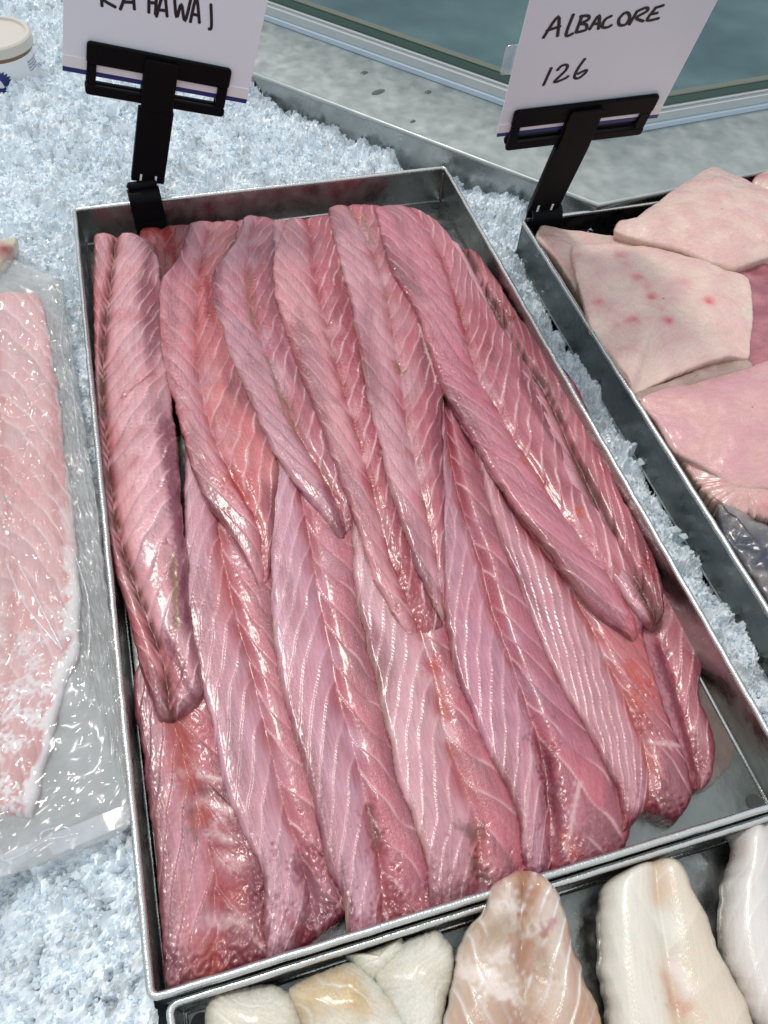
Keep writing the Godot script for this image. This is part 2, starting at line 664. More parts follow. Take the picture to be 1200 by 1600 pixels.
			for m in marks:
				var mv := Vector2(m[2] - m[0], m[3] - m[1])
				var pv := Vector2(x * 1.0 - m[0], z - m[1])
				var mt := clampf(pv.dot(mv) / maxf(mv.length_squared(), 0.0001), 0.0, 1.0)
				var md: float = (pv - mv * mt).length() * (1.0 + 0.5 * n2 + 0.45 * n3) / m[4]
				if md < 2.2:
					var mk: float = exp(-md * md) * m[5]
					col = col.lerp(MARK[int(m[6])], clampf(mk, 0.0, 0.95))
					y -= 0.10 * mk * m[4] * (-0.5 if m[6] == 3 else 1.0) * 2.0
			col = Color(col.r * tint.r, col.g * tint.g, col.b * tint.b)
			if seam_dark > 0.0:
				var dk := exp(-mw * mw / (seam_w * seam_w * 1.6)) * clampf(0.8 + 0.55 * sin(ph * TAU * 1.5 + 1.0) + mn, 0.0, 1.0)
				col = col.lerp(Color(0.10, 0.025, 0.02), seam_dark * dk)
			if blotch > 0.0:
				var bl := clampf((0.7 * n2 + 0.9 * n1 + 0.35 * n3 + 0.1) * 1.6, 0.0, 1.0) * exp(-mw * mw / (half * half * 0.3 + 0.01))
				col = col.lerp(c_seam, blotch * bl)
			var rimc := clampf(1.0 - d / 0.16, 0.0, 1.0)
			col = col.lerp(c_rim, rimc * 0.7 * (0.6 + 0.8 * n1))  # edge tint, on red fillets also darkened to paint gap shade
			var at := base + 3 + i
			if cap > 0:
				y -= thick * 0.45 * cap
				var to := (Vector2(mx, mz) - Vector2(x, z)) * 0.12 * cap
				x += to.x
				z += to.y
			v[at] = Vector3(x, y, z) * CM
			c[at] = col
			uv[at] = Vector2(u * half, s)
		# sides and underside
		for e in 3:
			var k := 3 - e  # 1 next to the edge, 3 under the seam
			for w in 2:
				var src := base + 3 + (nu if w else 0)
				var at := base + (3 + nu + k if w else 3 - k)
				var p := v[src]
				var m := Vector3(mx * CM, p.y, mz * CM)
				var q := p.lerp(m, 0.0 if k == 1 else (0.25 if k == 2 else 1.0))
				q.y -= thick * CM * (0.22 if k == 1 else 0.5)
				v[at] = q
				c[at] = c_deep.lerp(c_right, 0.5)
				uv[at] = uv[src]
		base += cols
	var mesh := grid_mesh(v, c, uv, cols, nrow + 4)
	var node := part(called, mesh, M[o.mat], self)
	tag(node, label, category, group)
	return node


# ---------------------------------------------------------------- a cut piece with an outline of its own
func piece(called: String, label: String, outline: Array, look: Dictionary, category: String, group := "", m: Material = null) -> MeshInstance3D:
	var o := {"dome": 0.5, "k": 2.0, "edge": 0.24, "col": Color(0.72, 0.51, 0.45), "col2": Color(0.68, 0.41, 0.39), "warp": 0.05, "grain": 0.5, "turn": 0.0, "spots": [], "seed": 1.0, "n": 220, "rings": 60, "stripe": 0.0, "stripe_col": Color(0.7, 0.6, 0.55), "bump": 0.05, "flat": 2.0, "open": false, "rim": Color(0.6, 0.48, 0.36), "rimk": 0.4, "wrinkle": 0.0}
	o.merge(look, true)
	var np := outline.size() / 3
	var pts: PackedVector3Array = []
	for k in np:
		pts.append(Vector3(outline[k * 3], outline[k * 3 + 1], outline[k * 3 + 2]))
	var n: int = o.n
	var ring: PackedVector3Array = []
	var peri := 0.0
	for k in np:
		peri += pts[k].distance_to(pts[(k + 1) % np])
	for k in np:
		var a := pts[k]
		var b := pts[(k + 1) % np]
		var steps := maxi(2, roundi(n * a.distance_to(b) / peri))
		for s in steps:
			var t := float(s) / steps
			var q := a.cubic_interpolate(b, pts[(k + np - 1) % np], pts[(k + 2) % np], t)
			ring.append(a.lerp(b, t).lerp(q, 0.7))
	n = ring.size()
	var ctr := Vector3.ZERO
	for p in ring:
		ctr += p / n
	var rings: int = o.rings
	var cols := n + 1
	var extra := 0 if o.open else 3
	var v := PackedVector3Array()
	var c := PackedColorArray()
	var uv := PackedVector2Array()
	var sd: float = o.seed * 13.7
	var ct := cos(o.turn)
	var sn := sin(o.turn)
	for j in rings + 1 + extra:
		var rr := minf(1.0, float(j) / rings)
		rr = lerpf(rr, sin(rr * PI / 2), 0.5)
		for i in cols:
			var q := ring[(n - i) % n]
			var jit: float = -absf(o.warp * (mid.get_noise_2d(q.x * 1.6 + sd, q.z * 1.6) + 0.5 * fine.get_noise_2d(q.x * 2.5, q.z * 2.5 + sd)))
			var outw := Vector3(q.x - ctr.x, 0, q.z - ctr.z)
			var reach := outw.length()
			q += outw / maxf(reach, 0.01) * jit
			var p := Vector3(lerpf(ctr.x, q.x, rr), 0, lerpf(ctr.z, q.z, rr))
			var d := (1.0 - rr) * reach
			var drop := 0.0
			if d < o.edge:
				var e: float = 1.0 - d / o.edge
				drop = o.edge * 0.8 * (1.0 - sqrt(maxf(0.0, 1.0 - e * e)))
			var px := p.x * ct + p.z * sn
			var pz := -p.x * sn + p.z * ct
			var n1 := low.get_noise_2d(p.x * 2.0 + sd, p.z * 2.0)
			var n2 := mid.get_noise_2d(p.x + sd, p.z - sd)
			var g1 := fine.get_noise_2d(px * 0.5 + sd, pz * 2.4 + n1 * 1.2)
			p.y = lerpf(ctr.y, q.y, pow(rr, 1.3)) + o.dome * (1.0 - pow(rr, o.flat)) - drop
			p.y += o.bump * (n2 + 1.5 * n1) 
			if o.wrinkle > 0.0:
				p.y += o.wrinkle * (absf(fine.get_noise_2d(px * 0.25 + sd + n2 * 0.6, pz * 1.3 + n1)) - 0.3)
			var col: Color = o.col.lerp(o.col2, clampf(0.42 + 0.6 * n1 + 0.28 * n2, 0.0, 1.0))
			col *= 1.0 + 0.07 * o.grain * g1 + 0.06 * fine.get_noise_2d(p.x * 6.0, p.z * 6.0) + 0.05 * fine.get_noise_2d(px * 1.2, pz * 9.0)
			if o.stripe > 0.0:
				var f := pz / 1.1 + 0.5 * n1 + 0.15 * n2
				f -= floorf(f)
				var dl := minf(f, 1.0 - f) * 1.1
				var ln := exp(-dl * dl / 0.003) * clampf(0.5 + n2 + n1, 0.0, 1.0)
				col = col.lerp(o.stripe_col, o.stripe * ln)
				p.y -= 0.03 * ln
			for sp in o.spots:
				var dd := Vector2(p.x - sp[0], p.z - sp[1]).length() * (1.0 + 0.4 * n2)
				col = col.lerp(Color(0.62, 0.10, 0.13), sp[3] * exp(-dd * dd / (sp[2] * sp[2])))
			col = col.lerp(o.rim, o.rimk * clampf(1.0 - d / 0.25, 0.0, 1.0))
			if j > rings:
				var k := j - rings
				p.y -= o.k * (0.3 if k == 1 else (0.8 if k == 2 else 0.85))
				var inw := 0.03 if k == 1 else (0.14 if k == 2 else 1.0)
				p = Vector3(lerpf(p.x, ctr.x, inw), p.y, lerpf(p.z, ctr.z, inw))
			v.append(p * CM)
			c.append(col)
			uv.append(Vector2(px, pz))
	var mesh := grid_mesh(v, c, uv, cols, rings + 1 + extra)
	if m != null and m == M.film:
		var node0 := part(called, mesh, m, self)
		tag(node0, label, category, group)
		return node0
	var node := part(called, mesh, (M.white if called == "white_fillet" else M.flesh) if m == null else m, self)
	tag(node, label, category, group)
	return node


# ---------------------------------------------------------------- counter
func counter():
	var f := part("floor", floor_sheet(), M.floor, self)
	f.position = Vector3(0, -0.85, 0)
	f.set_meta("kind", "structure")
	var t := thing("display_counter", "steel fish counter with dull grey ledge and low glass front behind the ice", "counter")
	var y := 6.3
	var e0 := Vector3(-12.0, y, -48.4)
	var ec := Vector3(39.57, y, 9.22)
	var e2 := Vector3(85.0, y, 4.63)
	var gc := Vector3(43.4, y, 0.43)
	var along := Vector3(17.52, 0, 19.82).normalized()
	var g0 := gc - along * 75.0
	var g2 := gc + Vector3(9.79, 0, -0.99).normalized() * 42.0
	# ledge: a sheet from the trough to beyond the glass, front edge turned down
	var st := starts()
	var back := Vector3(1.6, 0, -1.4)
	var back2 := Vector3(0.2, 0, -2.0)
	strip_into(st, [e0, ec, e2], [g0 + back, gc + Vector3(0.9, 0, -2.0), g2 + back2])
	part("ledge", done(st), M.zinc, t)
	st = starts()
	var pth := PackedVector3Array([e0, ec, e2])
	for k in 3:
		pth[k] = (pth[k] + Vector3(0, -0.16, 0)) * CM
	tube_into(st, pth, 0.0022, 10)
	part("ledge_lip", done(st), M.zinc, t)
	st = starts()
	strip_into(st, [e0 + Vector3(0.1, -0.3, -0.1), ec + Vector3(0.1, -0.3, -0.1), e2 + Vector3(0, -0.3, -0.1)], [e0 + Vector3(0.1, -9, -0.1), ec + Vector3(0.1, -9, -0.1), e2 + Vector3(0, -9, -0.1)])
	part("trough_wall", done(st), M.steel, t)
	st = starts()
	strip_into(st, [Vector3(-12, -3, 95), Vector3(39.57, -3, 95), Vector3(85, -3, 95)], [e0 - Vector3(0, 9.3, 0), ec - Vector3(0, 9.3, 0), e2 - Vector3(0, 9.3, 0)])
	part("trough_floor", done(st), M.steel, t)
	st = starts()
	strip_into(st, [g0 + back + Vector3(0, -0.3, 0), gc + Vector3(0.8, -0.3, -1.8), g2 + back2 + Vector3(0, -0.3, 0)], [g0 + back + Vector3(0, -90, 0), gc + Vector3(0.8, -90, -1.8), g2 + back2 + Vector3(0, -90, 0)])
	part("front_panel", done(st), M.zinc, t)
	for w in [[26.76, -14.28, 0.42, 0.28], [27.1, -10.67, 0.75, 0.36], [31.55, -9.87, 0.36, 0.26], [28.69, -5.28, 0.3, 0.18]]:
		st = starts()
		drop_into(st, Vector3(w[0], y + 0.01, w[1]) * CM, w[2] * CM, w[3] * CM)
		part("wet_drop", done(st), M.wet, t)
	st = starts()
	streak_bar_into(st, g0, gc, g2, 9.0, 9.0, 0.7)
	part("reflection_bar", done(st), M.alu, t)  # added bar standing in for the bright reflection streak in the pane
	# glass channel, gasket and panes
	for side in 2:
		var a := g0 if side == 0 else gc
		var b := gc if side == 0 else g2
		var d := (b - a).normalized()
		var nrm := Vector3(d.z, 0, -d.x)
		var len := a.distance_to(b)
		var bas := Basis(d, Vector3.UP, d.cross(Vector3.UP))
		var c0 := (a + b) / 2
		st = starts()
		box_into(st, Transform3D(bas, (c0 + nrm * 0.9 + Vector3(0, 0.65, 0)) * CM), Vector3(len * CM, 0.013, 0.014), 0.001)
		part("glass_channel", done(st), M.alu, t)
		st = starts()
		box_into(st, Transform3D(bas, (c0 + nrm * 0.05 + Vector3(0, 0.25, 0)) * CM), Vector3(len * CM, 0.005, 0.0026), 0.0008)
		part("gasket", done(st), M.gasket, t)
		st = starts()
		box_into(st, Transform3D(bas, (c0 + nrm * 1.0 + Vector3(0, 1.42, 0)) * CM), Vector3(len * CM, 0.0024, 0.009), 0.0006)
		part("bead", done(st), M.alu, t)
		st = starts()
		box_into(st, Transform3D(bas, (c0 + nrm * 1.1 + Vector3(0, 14.0, 0)) * CM), Vector3(len * CM, 0.25, 0.006))
		part("glass_pane", done(st), M.glass, t)
		st = starts()
		box_into(st, Transform3D(bas, (c0 + nrm * 1.1 + Vector3(0, 1.9, 0)) * CM), Vector3(len * CM, 0.0066, 0.0066))
		part("green_edge", done(st), M.edge_glass, t)
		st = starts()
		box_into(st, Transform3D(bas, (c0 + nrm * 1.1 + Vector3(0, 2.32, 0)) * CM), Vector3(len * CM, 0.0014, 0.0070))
		part("reflection_line", done(st), M.reflect_tan, t)  # strip added in place of a yellowish reflection in the pane


func streak_bar_into(st: SurfaceTool, a: Vector3, b: Vector3, c: Vector3, out: float, down: float, r0: float):
	var d1 := (b - a).normalized()
	var d2 := (c - b).normalized()
	var n1 := Vector3(d1.z, 0, -d1.x)
	var n2 := Vector3(d2.z, 0, -d2.x)
	var m := b + (n1 + n2).normalized() * out * 1.1
	var v := Vector3(0, -down, 0)
	tube_into(st, PackedVector3Array([(a + n1 * out + v) * CM, (m + v) * CM, (c + n2 * out + v) * CM]), r0 * CM, 12)


func drop_into(st: SurfaceTool, at: Vector3, a: float, b: float):
	# a low bead of water, long axis askew
	st.set_smooth_group(1)
	var d := Vector3(0.9, 0, -0.44)
	var e := Vector3(0.44, 0, 0.9)
	for k in 24:
		var t0 := TAU * k / 24
		var t1 := TAU * (k + 1) / 24
		var p0 := at + d * cos(t0) * a + e * sin(t0) * b
		var p1 := at + d * cos(t1) * a + e * sin(t1) * b
		var up := Vector3(0, 0.0007, 0)
		var q0 := at + (p0 - at) * 0.7 + up
		var q1 := at + (p1 - at) * 0.7 + up
		for p in [p0, p1, q1, p0, q1, q0, q0, q1, at + up * 1.2]:
			st.add_vertex(p)


func floor_sheet() -> ArrayMesh:
	var p := PlaneMesh.new()
	p.size = Vector2(40, 40)
	var st := SurfaceTool.new()
	st.create_from(p, 0)
	return st.commit()


func strip_into(st: SurfaceTool, a: Array, b: Array):
	st.set_smooth_group(-1)
	for k in a.size() - 1:
		quad(st, b[k] * CM, b[k + 1] * CM, a[k + 1] * CM, a[k] * CM)


# ---------------------------------------------------------------- ice
func ice_height(x: float, z: float) -> float:
	# centimetres
	var h := 4.0
	h += 1.6 * smoothstep(-4.0, -26.0, z) * smoothstep(30.0, 0.0, x)
	h += 0.7 * smoothstep(2.0, -10.0, z) * smoothstep(26.0, 10.0, x)
	h -= 1.35 * smoothstep(29.0, 31.0, x) * smoothstep(2.0, 14.0, z)
	h -= 1.4 * smoothstep(24.0, 31.0, x) * smoothstep(1.0, -3.0, z)
	h += 0.6 * low.get_noise_2d(x * 0.8, z * 0.8) + 0.35 * low.get_noise_2d(x * 2.4 + 50.0, z * 2.4)
	return h


func ice_surface(x: float, z: float) -> float:
	var n := mid.get_noise_2d(x, z)
	var wx := x + 0.25 * n
	var wz := z + 0.25 * mid.get_noise_2d(x + 31.0, z)
	var h := ice_height(x, z)
	h += (0.20 + 0.22 * low.get_noise_2d(x * 1.6, z * 1.6 + 90.0)) * 1.4 * cells.get_noise_2d(wx, wz) + 0.22 * cells_edge.get_noise_2d(wx, wz)
	h += 0.16 * cells.get_noise_2d(wx * 2.3 + 7.0, wz * 2.3) + 0.12 * cells_edge.get_noise_2d(wx * 2.3 + 7.0, wz * 2.3)
	h += 0.22 * n + 0.05 * fine.get_noise_2d(x * 5.0, z * 5.0)
	return h


func ice_lies(x: float, z: float) -> bool:
	if x > 0.1 and x < 29.9 and z > 0.1 and z < 60.0:
		return false
	if x > 33.5 and z > 9.3:
		return false
	if x > 0.9 and z > 53.8:
		return false
	# in front of the trough wall
	return z > (x - 16.86) * 1.1065 - 16.4 and z > -44.0


func ice():
	var step := 0.125
	var x0 := -22.0
	var z0 := -44.0
	var nx := int(66.0 / step)
	var nz := int(108.0 / step)
	var at := PackedInt32Array()
	at.resize((nx + 1) * (nz + 1))
	at.fill(-1)
	var v := PackedVector3Array()
	var tone := PackedColorArray()
	for j in nz + 1:
		for i in nx + 1:
			var x := x0 + i * step
			var z := z0 + j * step
			if not ice_lies(x, z) or x < -13.0 and z > -22.0 or x < -16.0 and z > -30.0:
				continue
			at[j * (nx + 1) + i] = v.size()
			var jx := 0.05 * fine.get_noise_2d(x * 9.0, z * 9.0)
			v.append(Vector3(x + jx, ice_surface(x, z), z - jx) * CM)
			# clear melted patches let the dark trough through, frosted ones stay white
			var w := clampf(0.98 + 0.20 * low.get_noise_2d(x * 3.0 + 20.0, z * 3.0) + 0.16 * mid.get_noise_2d(x * 1.5, z * 1.5 + 9.0), 0.58, 1.0)
			tone.append(Color(w * 0.97, w * 0.985, w))
	var idx := PackedInt32Array()
	for j in nz:
		for i in nx:
			var a := at[j * (nx + 1) + i]
			var b := at[j * (nx + 1) + i + 1]
			var c := at[(j + 1) * (nx + 1) + i]
			var d := at[(j + 1) * (nx + 1) + i + 1]
			if a < 0 or b < 0 or c < 0 or d < 0:
				continue
			idx.append_array(PackedInt32Array([a, b, c, b, d, c]))
	var arr := []
	arr.resize(Mesh.ARRAY_MAX)
	arr[Mesh.ARRAY_VERTEX] = v
	arr[Mesh.ARRAY_COLOR] = tone
	arr[Mesh.ARRAY_INDEX] = idx
	var mesh := ArrayMesh.new()
	mesh.add_surface_from_arrays(Mesh.PRIMITIVE_TRIANGLES, arr)
	var o := part("crushed_ice", mesh, M.ice, self)
	o.set_meta("kind", "stuff")
	tag(o, "bed of bluish white crushed ice under and between the trays", "ice")
	# loose splinters lying on the bed
	var rng := RandomNumberGenerator.new()
	rng.seed = 77
	var places: Array[Transform3D] = []
	var tries := 0
	while places.size() < 34000 and tries < 600000:
		tries += 1
		var x := rng.randf_range(-14.0, 42.0)
		var z := rng.randf_range(-36.0, 60.0)
		if not ice_lies(x, z) or x < 33.0 and x > -0.4 and z > -0.6 and x < 30.4:
			continue
		if x < -12.5 and z > -22.0:
			continue
		var s := rng.randf_range(0.0004, 0.0013) * (1.0 + 1.4 * pow(rng.randf(), 9.0)) * (2.4 if rng.randf() < 0.012 else 1.0)
		var bas := Basis.from_euler(Vector3(rng.randf() * TAU, rng.randf() * TAU, rng.randf() * TAU)).scaled_local(Vector3(s * rng.randf_range(0.8, 1.6), s * rng.randf_range(0.6, 1.0), s))
		places.append(Transform3D(bas, Vector3(x * CM, ice_surface(x, z) * CM + s * 0.25, z * CM)))
	var splinter := starts()
	splinter.set_smooth_group(-1)
	var ico := [Vector3(0, 1, 0.1), Vector3(0.9, 0.3, 0.2), Vector3(0.3, 0.4, -0.9), Vector3(-0.8, 0.35, -0.4), Vector3(-0.5, 0.2, 0.8), Vector3(0.5, 0.25, 0.9), Vector3(0.1, -0.9, 0.0), Vector3(0.8, -0.4, -0.3)]
	for f in [[0, 1, 2], [0, 2, 3], [0, 3, 4], [0, 4, 5], [0, 5, 1], [6, 7, 5], [6, 5, 4], [6, 4, 3], [6, 3, 2], [6, 2, 7], [1, 5, 7], [1, 7, 2]]:
		for k in f:
			splinter.add_vertex(ico[k])
	var mm := MultiMesh.new()
	mm.transform_format = MultiMesh.TRANSFORM_3D
	mm.use_colors = true
	mm.mesh = done(splinter)
	mm.instance_count = places.size()
	for k in places.size():
		mm.set_instance_transform(k, places[k])
		var g := rng.randf_range(0.84, 1.08)
		mm.set_instance_color(k, Color(g * 0.97, g, g * 1.02))
	var mi := MultiMeshInstance3D.new()
	mi.name = "ice_splinters"
	mi.multimesh = mm
	mi.material_override = M.chip
	mi.set_meta("kind", "stuff")
	add_child(mi, true)
	tag(mi, "loose glinting splinters scattered over the crushed ice", "ice")


# ---------------------------------------------------------------- trays
func tray(t: Node3D, x0: float, z0: float, x1: float, z1: float, floor_y: float, rim_y: float, rim_r: float, metal: Material):
	var w := 0.12
	var depth := rim_y - floor_y
	var cx := (x0 + x1) / 2
	var cz := (z0 + z1) / 2
	var st := starts()
	box_into(st, Transform3D(Basis(), Vector3(cx, floor_y - w / 2, cz) * CM), Vector3(x1 - x0 - 2 * w, w, z1 - z0 - 2 * w) * CM)
	part("tray_floor", done(st), M.floor_steel if metal == M.steel else metal, t)
	for k in 4:
		st = starts()
		if k < 2:
			box_into(st, Transform3D(Basis(), Vector3(cx, (floor_y - w + rim_y) / 2, (z0 + w / 2) if k == 0 else (z1 - w / 2)) * CM), Vector3(x1 - x0, depth + w, w) * CM)
		else:
			box_into(st, Transform3D(Basis(), Vector3((x0 + w / 2) if k == 2 else (x1 - w / 2), (floor_y - w + rim_y) / 2, cz) * CM), Vector3(w, depth + w, z1 - z0 - 2 * w) * CM)
		part("tray_wall", done(st), metal, t)
	# rolled rim, its corners rounded
	var path: PackedVector3Array = []
	var rad := 0.35
	for c in [[x1 - rad, z0 + rad, -90.0], [x1 - rad, z1 - rad, 0.0], [x0 + rad, z1 - rad, 90.0], [x0 + rad, z0 + rad, 180.0]]:
		for k in 7:
			var a := deg_to_rad(c[2] + k * 15.0)
			path.append(Vector3(c[0] + cos(a) * rad, rim_y, c[1] + sin(a) * rad) * CM)
	# points along the straight runs, dented by a fraction of a millimetre as rolled sheet is
	var full: PackedVector3Array = []
	for k in path.size():
		var a := path[k]
		var b := path[(k + 1) % path.size()]
		var steps := maxi(1, int(a.distance_to(b) / 0.006))
		for s in steps:
			var p := a.lerp(b, float(s) / steps)
			p += Vector3(1, 0.6, 1) * 0.00022 * mid.get_noise_2d(p.x * 90.0, p.z * 90.0)
			full.append(p)
	st = starts()
	tube_into(st, full, rim_r * CM, 12, true)
	part("rolled_rim", done(st), M.rim, t)
	# inside fold between wall and floor
	for k in 4:
		var a := [Vector3(x0 + w, 0, z0 + w), Vector3(x1 - w, 0, z0 + w), Vector3(x1 - w, 0, z1 - w), Vector3(x0 + w, 0, z1 - w)]
		var p: Vector3 = a[k] + Vector3(0, floor_y, 0)
		var q: Vector3 = a[(k + 1) % 4] + Vector3(0, floor_y, 0)
		st = starts()
		tube_into(st, PackedVector3Array([p * CM, p.lerp(q, 0.5) * CM, q * CM]), 0.0016, 8)
		part("fold", done(st), M.rim, t)
	for c in [[x0 + 0.75, z0 + 0.75], [x1 - 0.75, z0 + 0.75], [x1 - 0.75, z1 - 0.75], [x0 + 0.75, z1 - 0.75]]:
		st = starts()
		disc_into(st, Vector3(c[0], floor_y + 0.03, c[1]) * CM, 0.0042)
		part("drain_hole", done(st), M.dark, t)


func disc_into(st: SurfaceTool, at: Vector3, r: float):
	st.set_smooth_group(-1)
	for k in 20:
		var a := TAU * k / 20
		var b := TAU * (k + 1) / 20
		for p in [at, at + Vector3(cos(a), 0, sin(a)) * r, at + Vector3(cos(b), 0, sin(b)) * r]:
			st.add_vertex(p)


func main_tray():
	var t := thing("steel_tray", "large steel tray with rolled rim holding the long red kahawai fillets", "tray")
	tray(t, 0.0, 0.0, 30.0, 53.5, TRAY_FLOOR, 5.0, 0.17, M.steel)
	var st := starts()
	tube_into(st, smooth_path(PackedVector3Array([Vector3(0.2986, 0.022, 0.0016), Vector3(0.2984, 0.032, 0.0017), Vector3(0.2987, 0.046, 0.0016)])), 0.0011, 8)
	part("corner_weld", done(st), M.weld, t)
	var pool := piece("fish_juice", "", [29.41, 2.06, 45.15, 30.55, 2.06, 45.65, 30.42, 2.06, 46.78, 29.9, 2.06, 47.96, 30.03, 2.06, 49.09, 29.57, 2.06, 50.38, 28.25, 2.06, 51.22, 26.79, 2.06, 51.65, 26.15, 2.06, 51.15, 27.46, 2.06, 48.05], {"dome": 0.03, "edge": 0.06, "open": true, "warp": 0.2, "bump": 0.01, "grain": 0.0, "n": 120, "rings": 20}, "", "", M.juice)
	for key in ["label", "category"]:
		pool.remove_meta(key)
	pool.reparent(t)


func neighbour_trays():
	var t := thing("steel_tray", "steel tray, dark sided by painted shade, holding pale pink albacore pieces", "tray")
	tray(t, 0.0, 0.0, 30.0, 53.5, 2.3, 5.5, 0.17, M.shaded_steel)
	t.position = Vector3(0.3335, 0, 0.0905)
	t = thing("steel_tray", "steel tray of white fillets butted against the near rim of the large tray", "tray")
	tray(t, 0.0, 0.0, 30.0, 30.0, 1.9, 4.5, 0.17, M.steel)
	t.position = Vector3(0.006, 0, 0.5385)


# ---------------------------------------------------------------- the long fillets
func fillets():
	var g := "long pink red fillets in the large tray"
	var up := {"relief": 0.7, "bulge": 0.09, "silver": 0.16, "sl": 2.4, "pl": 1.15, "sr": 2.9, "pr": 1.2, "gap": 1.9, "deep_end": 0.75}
	var down := {"relief": 0.55, "lines_left": 0.45, "sl": -3.8, "pl": 1.2, "sr": -1.9, "pr": 0.85, "gap": 2.1, "deep_end": 1.0}
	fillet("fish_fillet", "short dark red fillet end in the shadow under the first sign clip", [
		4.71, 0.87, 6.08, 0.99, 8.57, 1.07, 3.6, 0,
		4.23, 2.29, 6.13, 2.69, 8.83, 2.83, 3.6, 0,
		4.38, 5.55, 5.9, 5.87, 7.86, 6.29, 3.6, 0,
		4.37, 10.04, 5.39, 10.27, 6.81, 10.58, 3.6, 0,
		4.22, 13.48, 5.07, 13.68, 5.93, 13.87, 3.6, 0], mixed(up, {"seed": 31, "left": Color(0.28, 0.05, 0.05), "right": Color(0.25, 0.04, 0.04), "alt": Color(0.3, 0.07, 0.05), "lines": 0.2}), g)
	fillet("fish_fillet", "thin pink fillet end showing behind the second and third upper fillets", [
		10.51, 1.92, 12.07, 1.64, 13.28, 2.06, 3.9, 0,
		9.95, 3.92, 11.45, 3.82, 12.66, 4.07, 3.9, 0,
		9.12, 7.74, 10.51, 8.04, 11.9, 8.34, 3.9, 0,
		8.7, 12.08, 9.8, 12.33, 10.91, 12.57, 3.9, 0], mixed(up, {"seed": 32}), g)
	fillet("fish_fillet", "narrow orange pink fillet tip against the back wall between two fillets", [
		14.44, 2.78, 15.93, 2.56, 16.95, 3.12, 4.1, 0,
		14.24, 5.11, 15.53, 4.96, 16.75, 5.22, 4.1, 0,
		13.72, 9, 14.65, 9.2, 15.58, 9.4, 4.1, 0], mixed(up, {"seed": 33, "alt": Color(0.55, 0.16, 0.12)}), g)
	fillet("fish_fillet", "lower fillet in the near corner with a torn white and brown seam", [
		1.08, 37.87, 2.23, 38.04, 4.3, 37.62, 3.5, 0.1,
		0.31, 39.36, 1.98, 40.17, 4.18, 40.75, 3.5, 0.1,
		0.38, 43.25, 2.29, 43.47, 4.31, 43.32, 3.5, 0.1,
		0.45, 45.06, 2.57, 45.43, 4.43, 45.94, 3.5, 0.1,
		0.53, 46.54, 2.76, 46.98, 4.83, 47.79, 3.5, 0.1,
		0.47, 49.26, 2.92, 49.42, 5.32, 49.97, 3.5, 0.1,
		0.35, 51.69, 2.65, 51.38, 5.2, 51.47, 3.5, 0.1,
		0.27, 53.37, 2.24, 53.31, 4.84, 53.24, 3.5, 0.1], mixed(down, {"marks": [[0.71, 52.16, 1.4, 53.31, 0.4, 0.7, 4], [2.3, 52.6, 3.88, 52.8, 0.3, 0.4, 0], [2.17, 44.39, 3.86, 45.25, 0.16, 0.9, 3], [2.75, 46.09, 4.13, 46.76, 0.2, 0.9, 3], [3.07, 47.5, 3.83, 48.22, 0.25, 0.8, 3], [3.32, 48.71, 3.96, 49.16, 0.4, 0.6, 3], [2.5, 43.03, 2.23, 43.93, 0.3, 0.6, 2], [2.92, 45.52, 4.05, 45.98, 0.3, 0.5, 1], [2.98, 48.05, 4.33, 48.7, 0.25, 0.7, 0], [2.34, 46.43, 2.36, 47.6, 0.22, 0.7, 1], [3.09, 50.14, 4.05, 50.28, 0.4, 0.7, 0], [2.51, 51.16, 3.83, 51.53, 0.2, 0.7, 3], [4.28, 49.8, 4.49, 50.66, 0.3, 0.6, 4]], "seed": 1, "blotch": 0.75, "seam": Color(0.42, 0.10, 0.09), "seam_w": 0.7, "red": 0.5, "lines": 0.9, "relief": 1.5}), g)
	fillet("fish_fillet", "lower fillet beside the torn one, pale lilac left half and ribbed tip", [
		5.8, 21.45, 6.8, 21.45, 10.42, 21.99, 3.5, 0.25,
		4.94, 24.57, 6.47, 25.77, 10.46, 26.54, 3.5, 0.25,
		4.38, 28.25, 6.17, 29.23, 9.69, 30.49, 3.5, 0.25,
		3.73, 32.43, 5.93, 32.42, 9.03, 34.43, 3.5, 0.25,
		3.37, 36.22, 6.05, 37.29, 8.25, 38.85, 3.5, 0.25,
		3.42, 38.85, 6.23, 39.71, 8.14, 40.85, 3.5, 0.25,
		3.76, 41.44, 6.31, 42, 8.08, 42.82, 3.5, 0.25,
		3.89, 44.3, 6.4, 44.72, 8.4, 45.12, 3.5, 0.25,
		4.1, 46.37, 6.51, 47.25, 8.5, 47.21, 3.5, 0.25,
		4.55, 48.39, 6.75, 49.22, 8.31, 50.11, 3.5, 0.25,
		4.88, 49.46, 6.8, 50.21, 8.42, 51.44, 3.5, 0.25,
		4.82, 51.45, 6.76, 51.55, 8.53, 52.03, 3.5, 0.25,
		4.5, 53.37, 6.01, 53.19, 7.68, 52.71, 3.5, 0.25], mixed(down, {"right": Color(0.48, 0.18, 0.21), "marks": [[6.94, 49.97, 7.22, 52.2, 0.55, 0.75, 4], [5.83, 52.08, 6.3, 53.1, 0.3, 0.5, 0], [5.72, 32.37, 5.48, 36.55, 0.5, 0.35, 2]], "seed": 2, "green": 0.2, "left": Color(0.60, 0.41, 0.46)}), g)
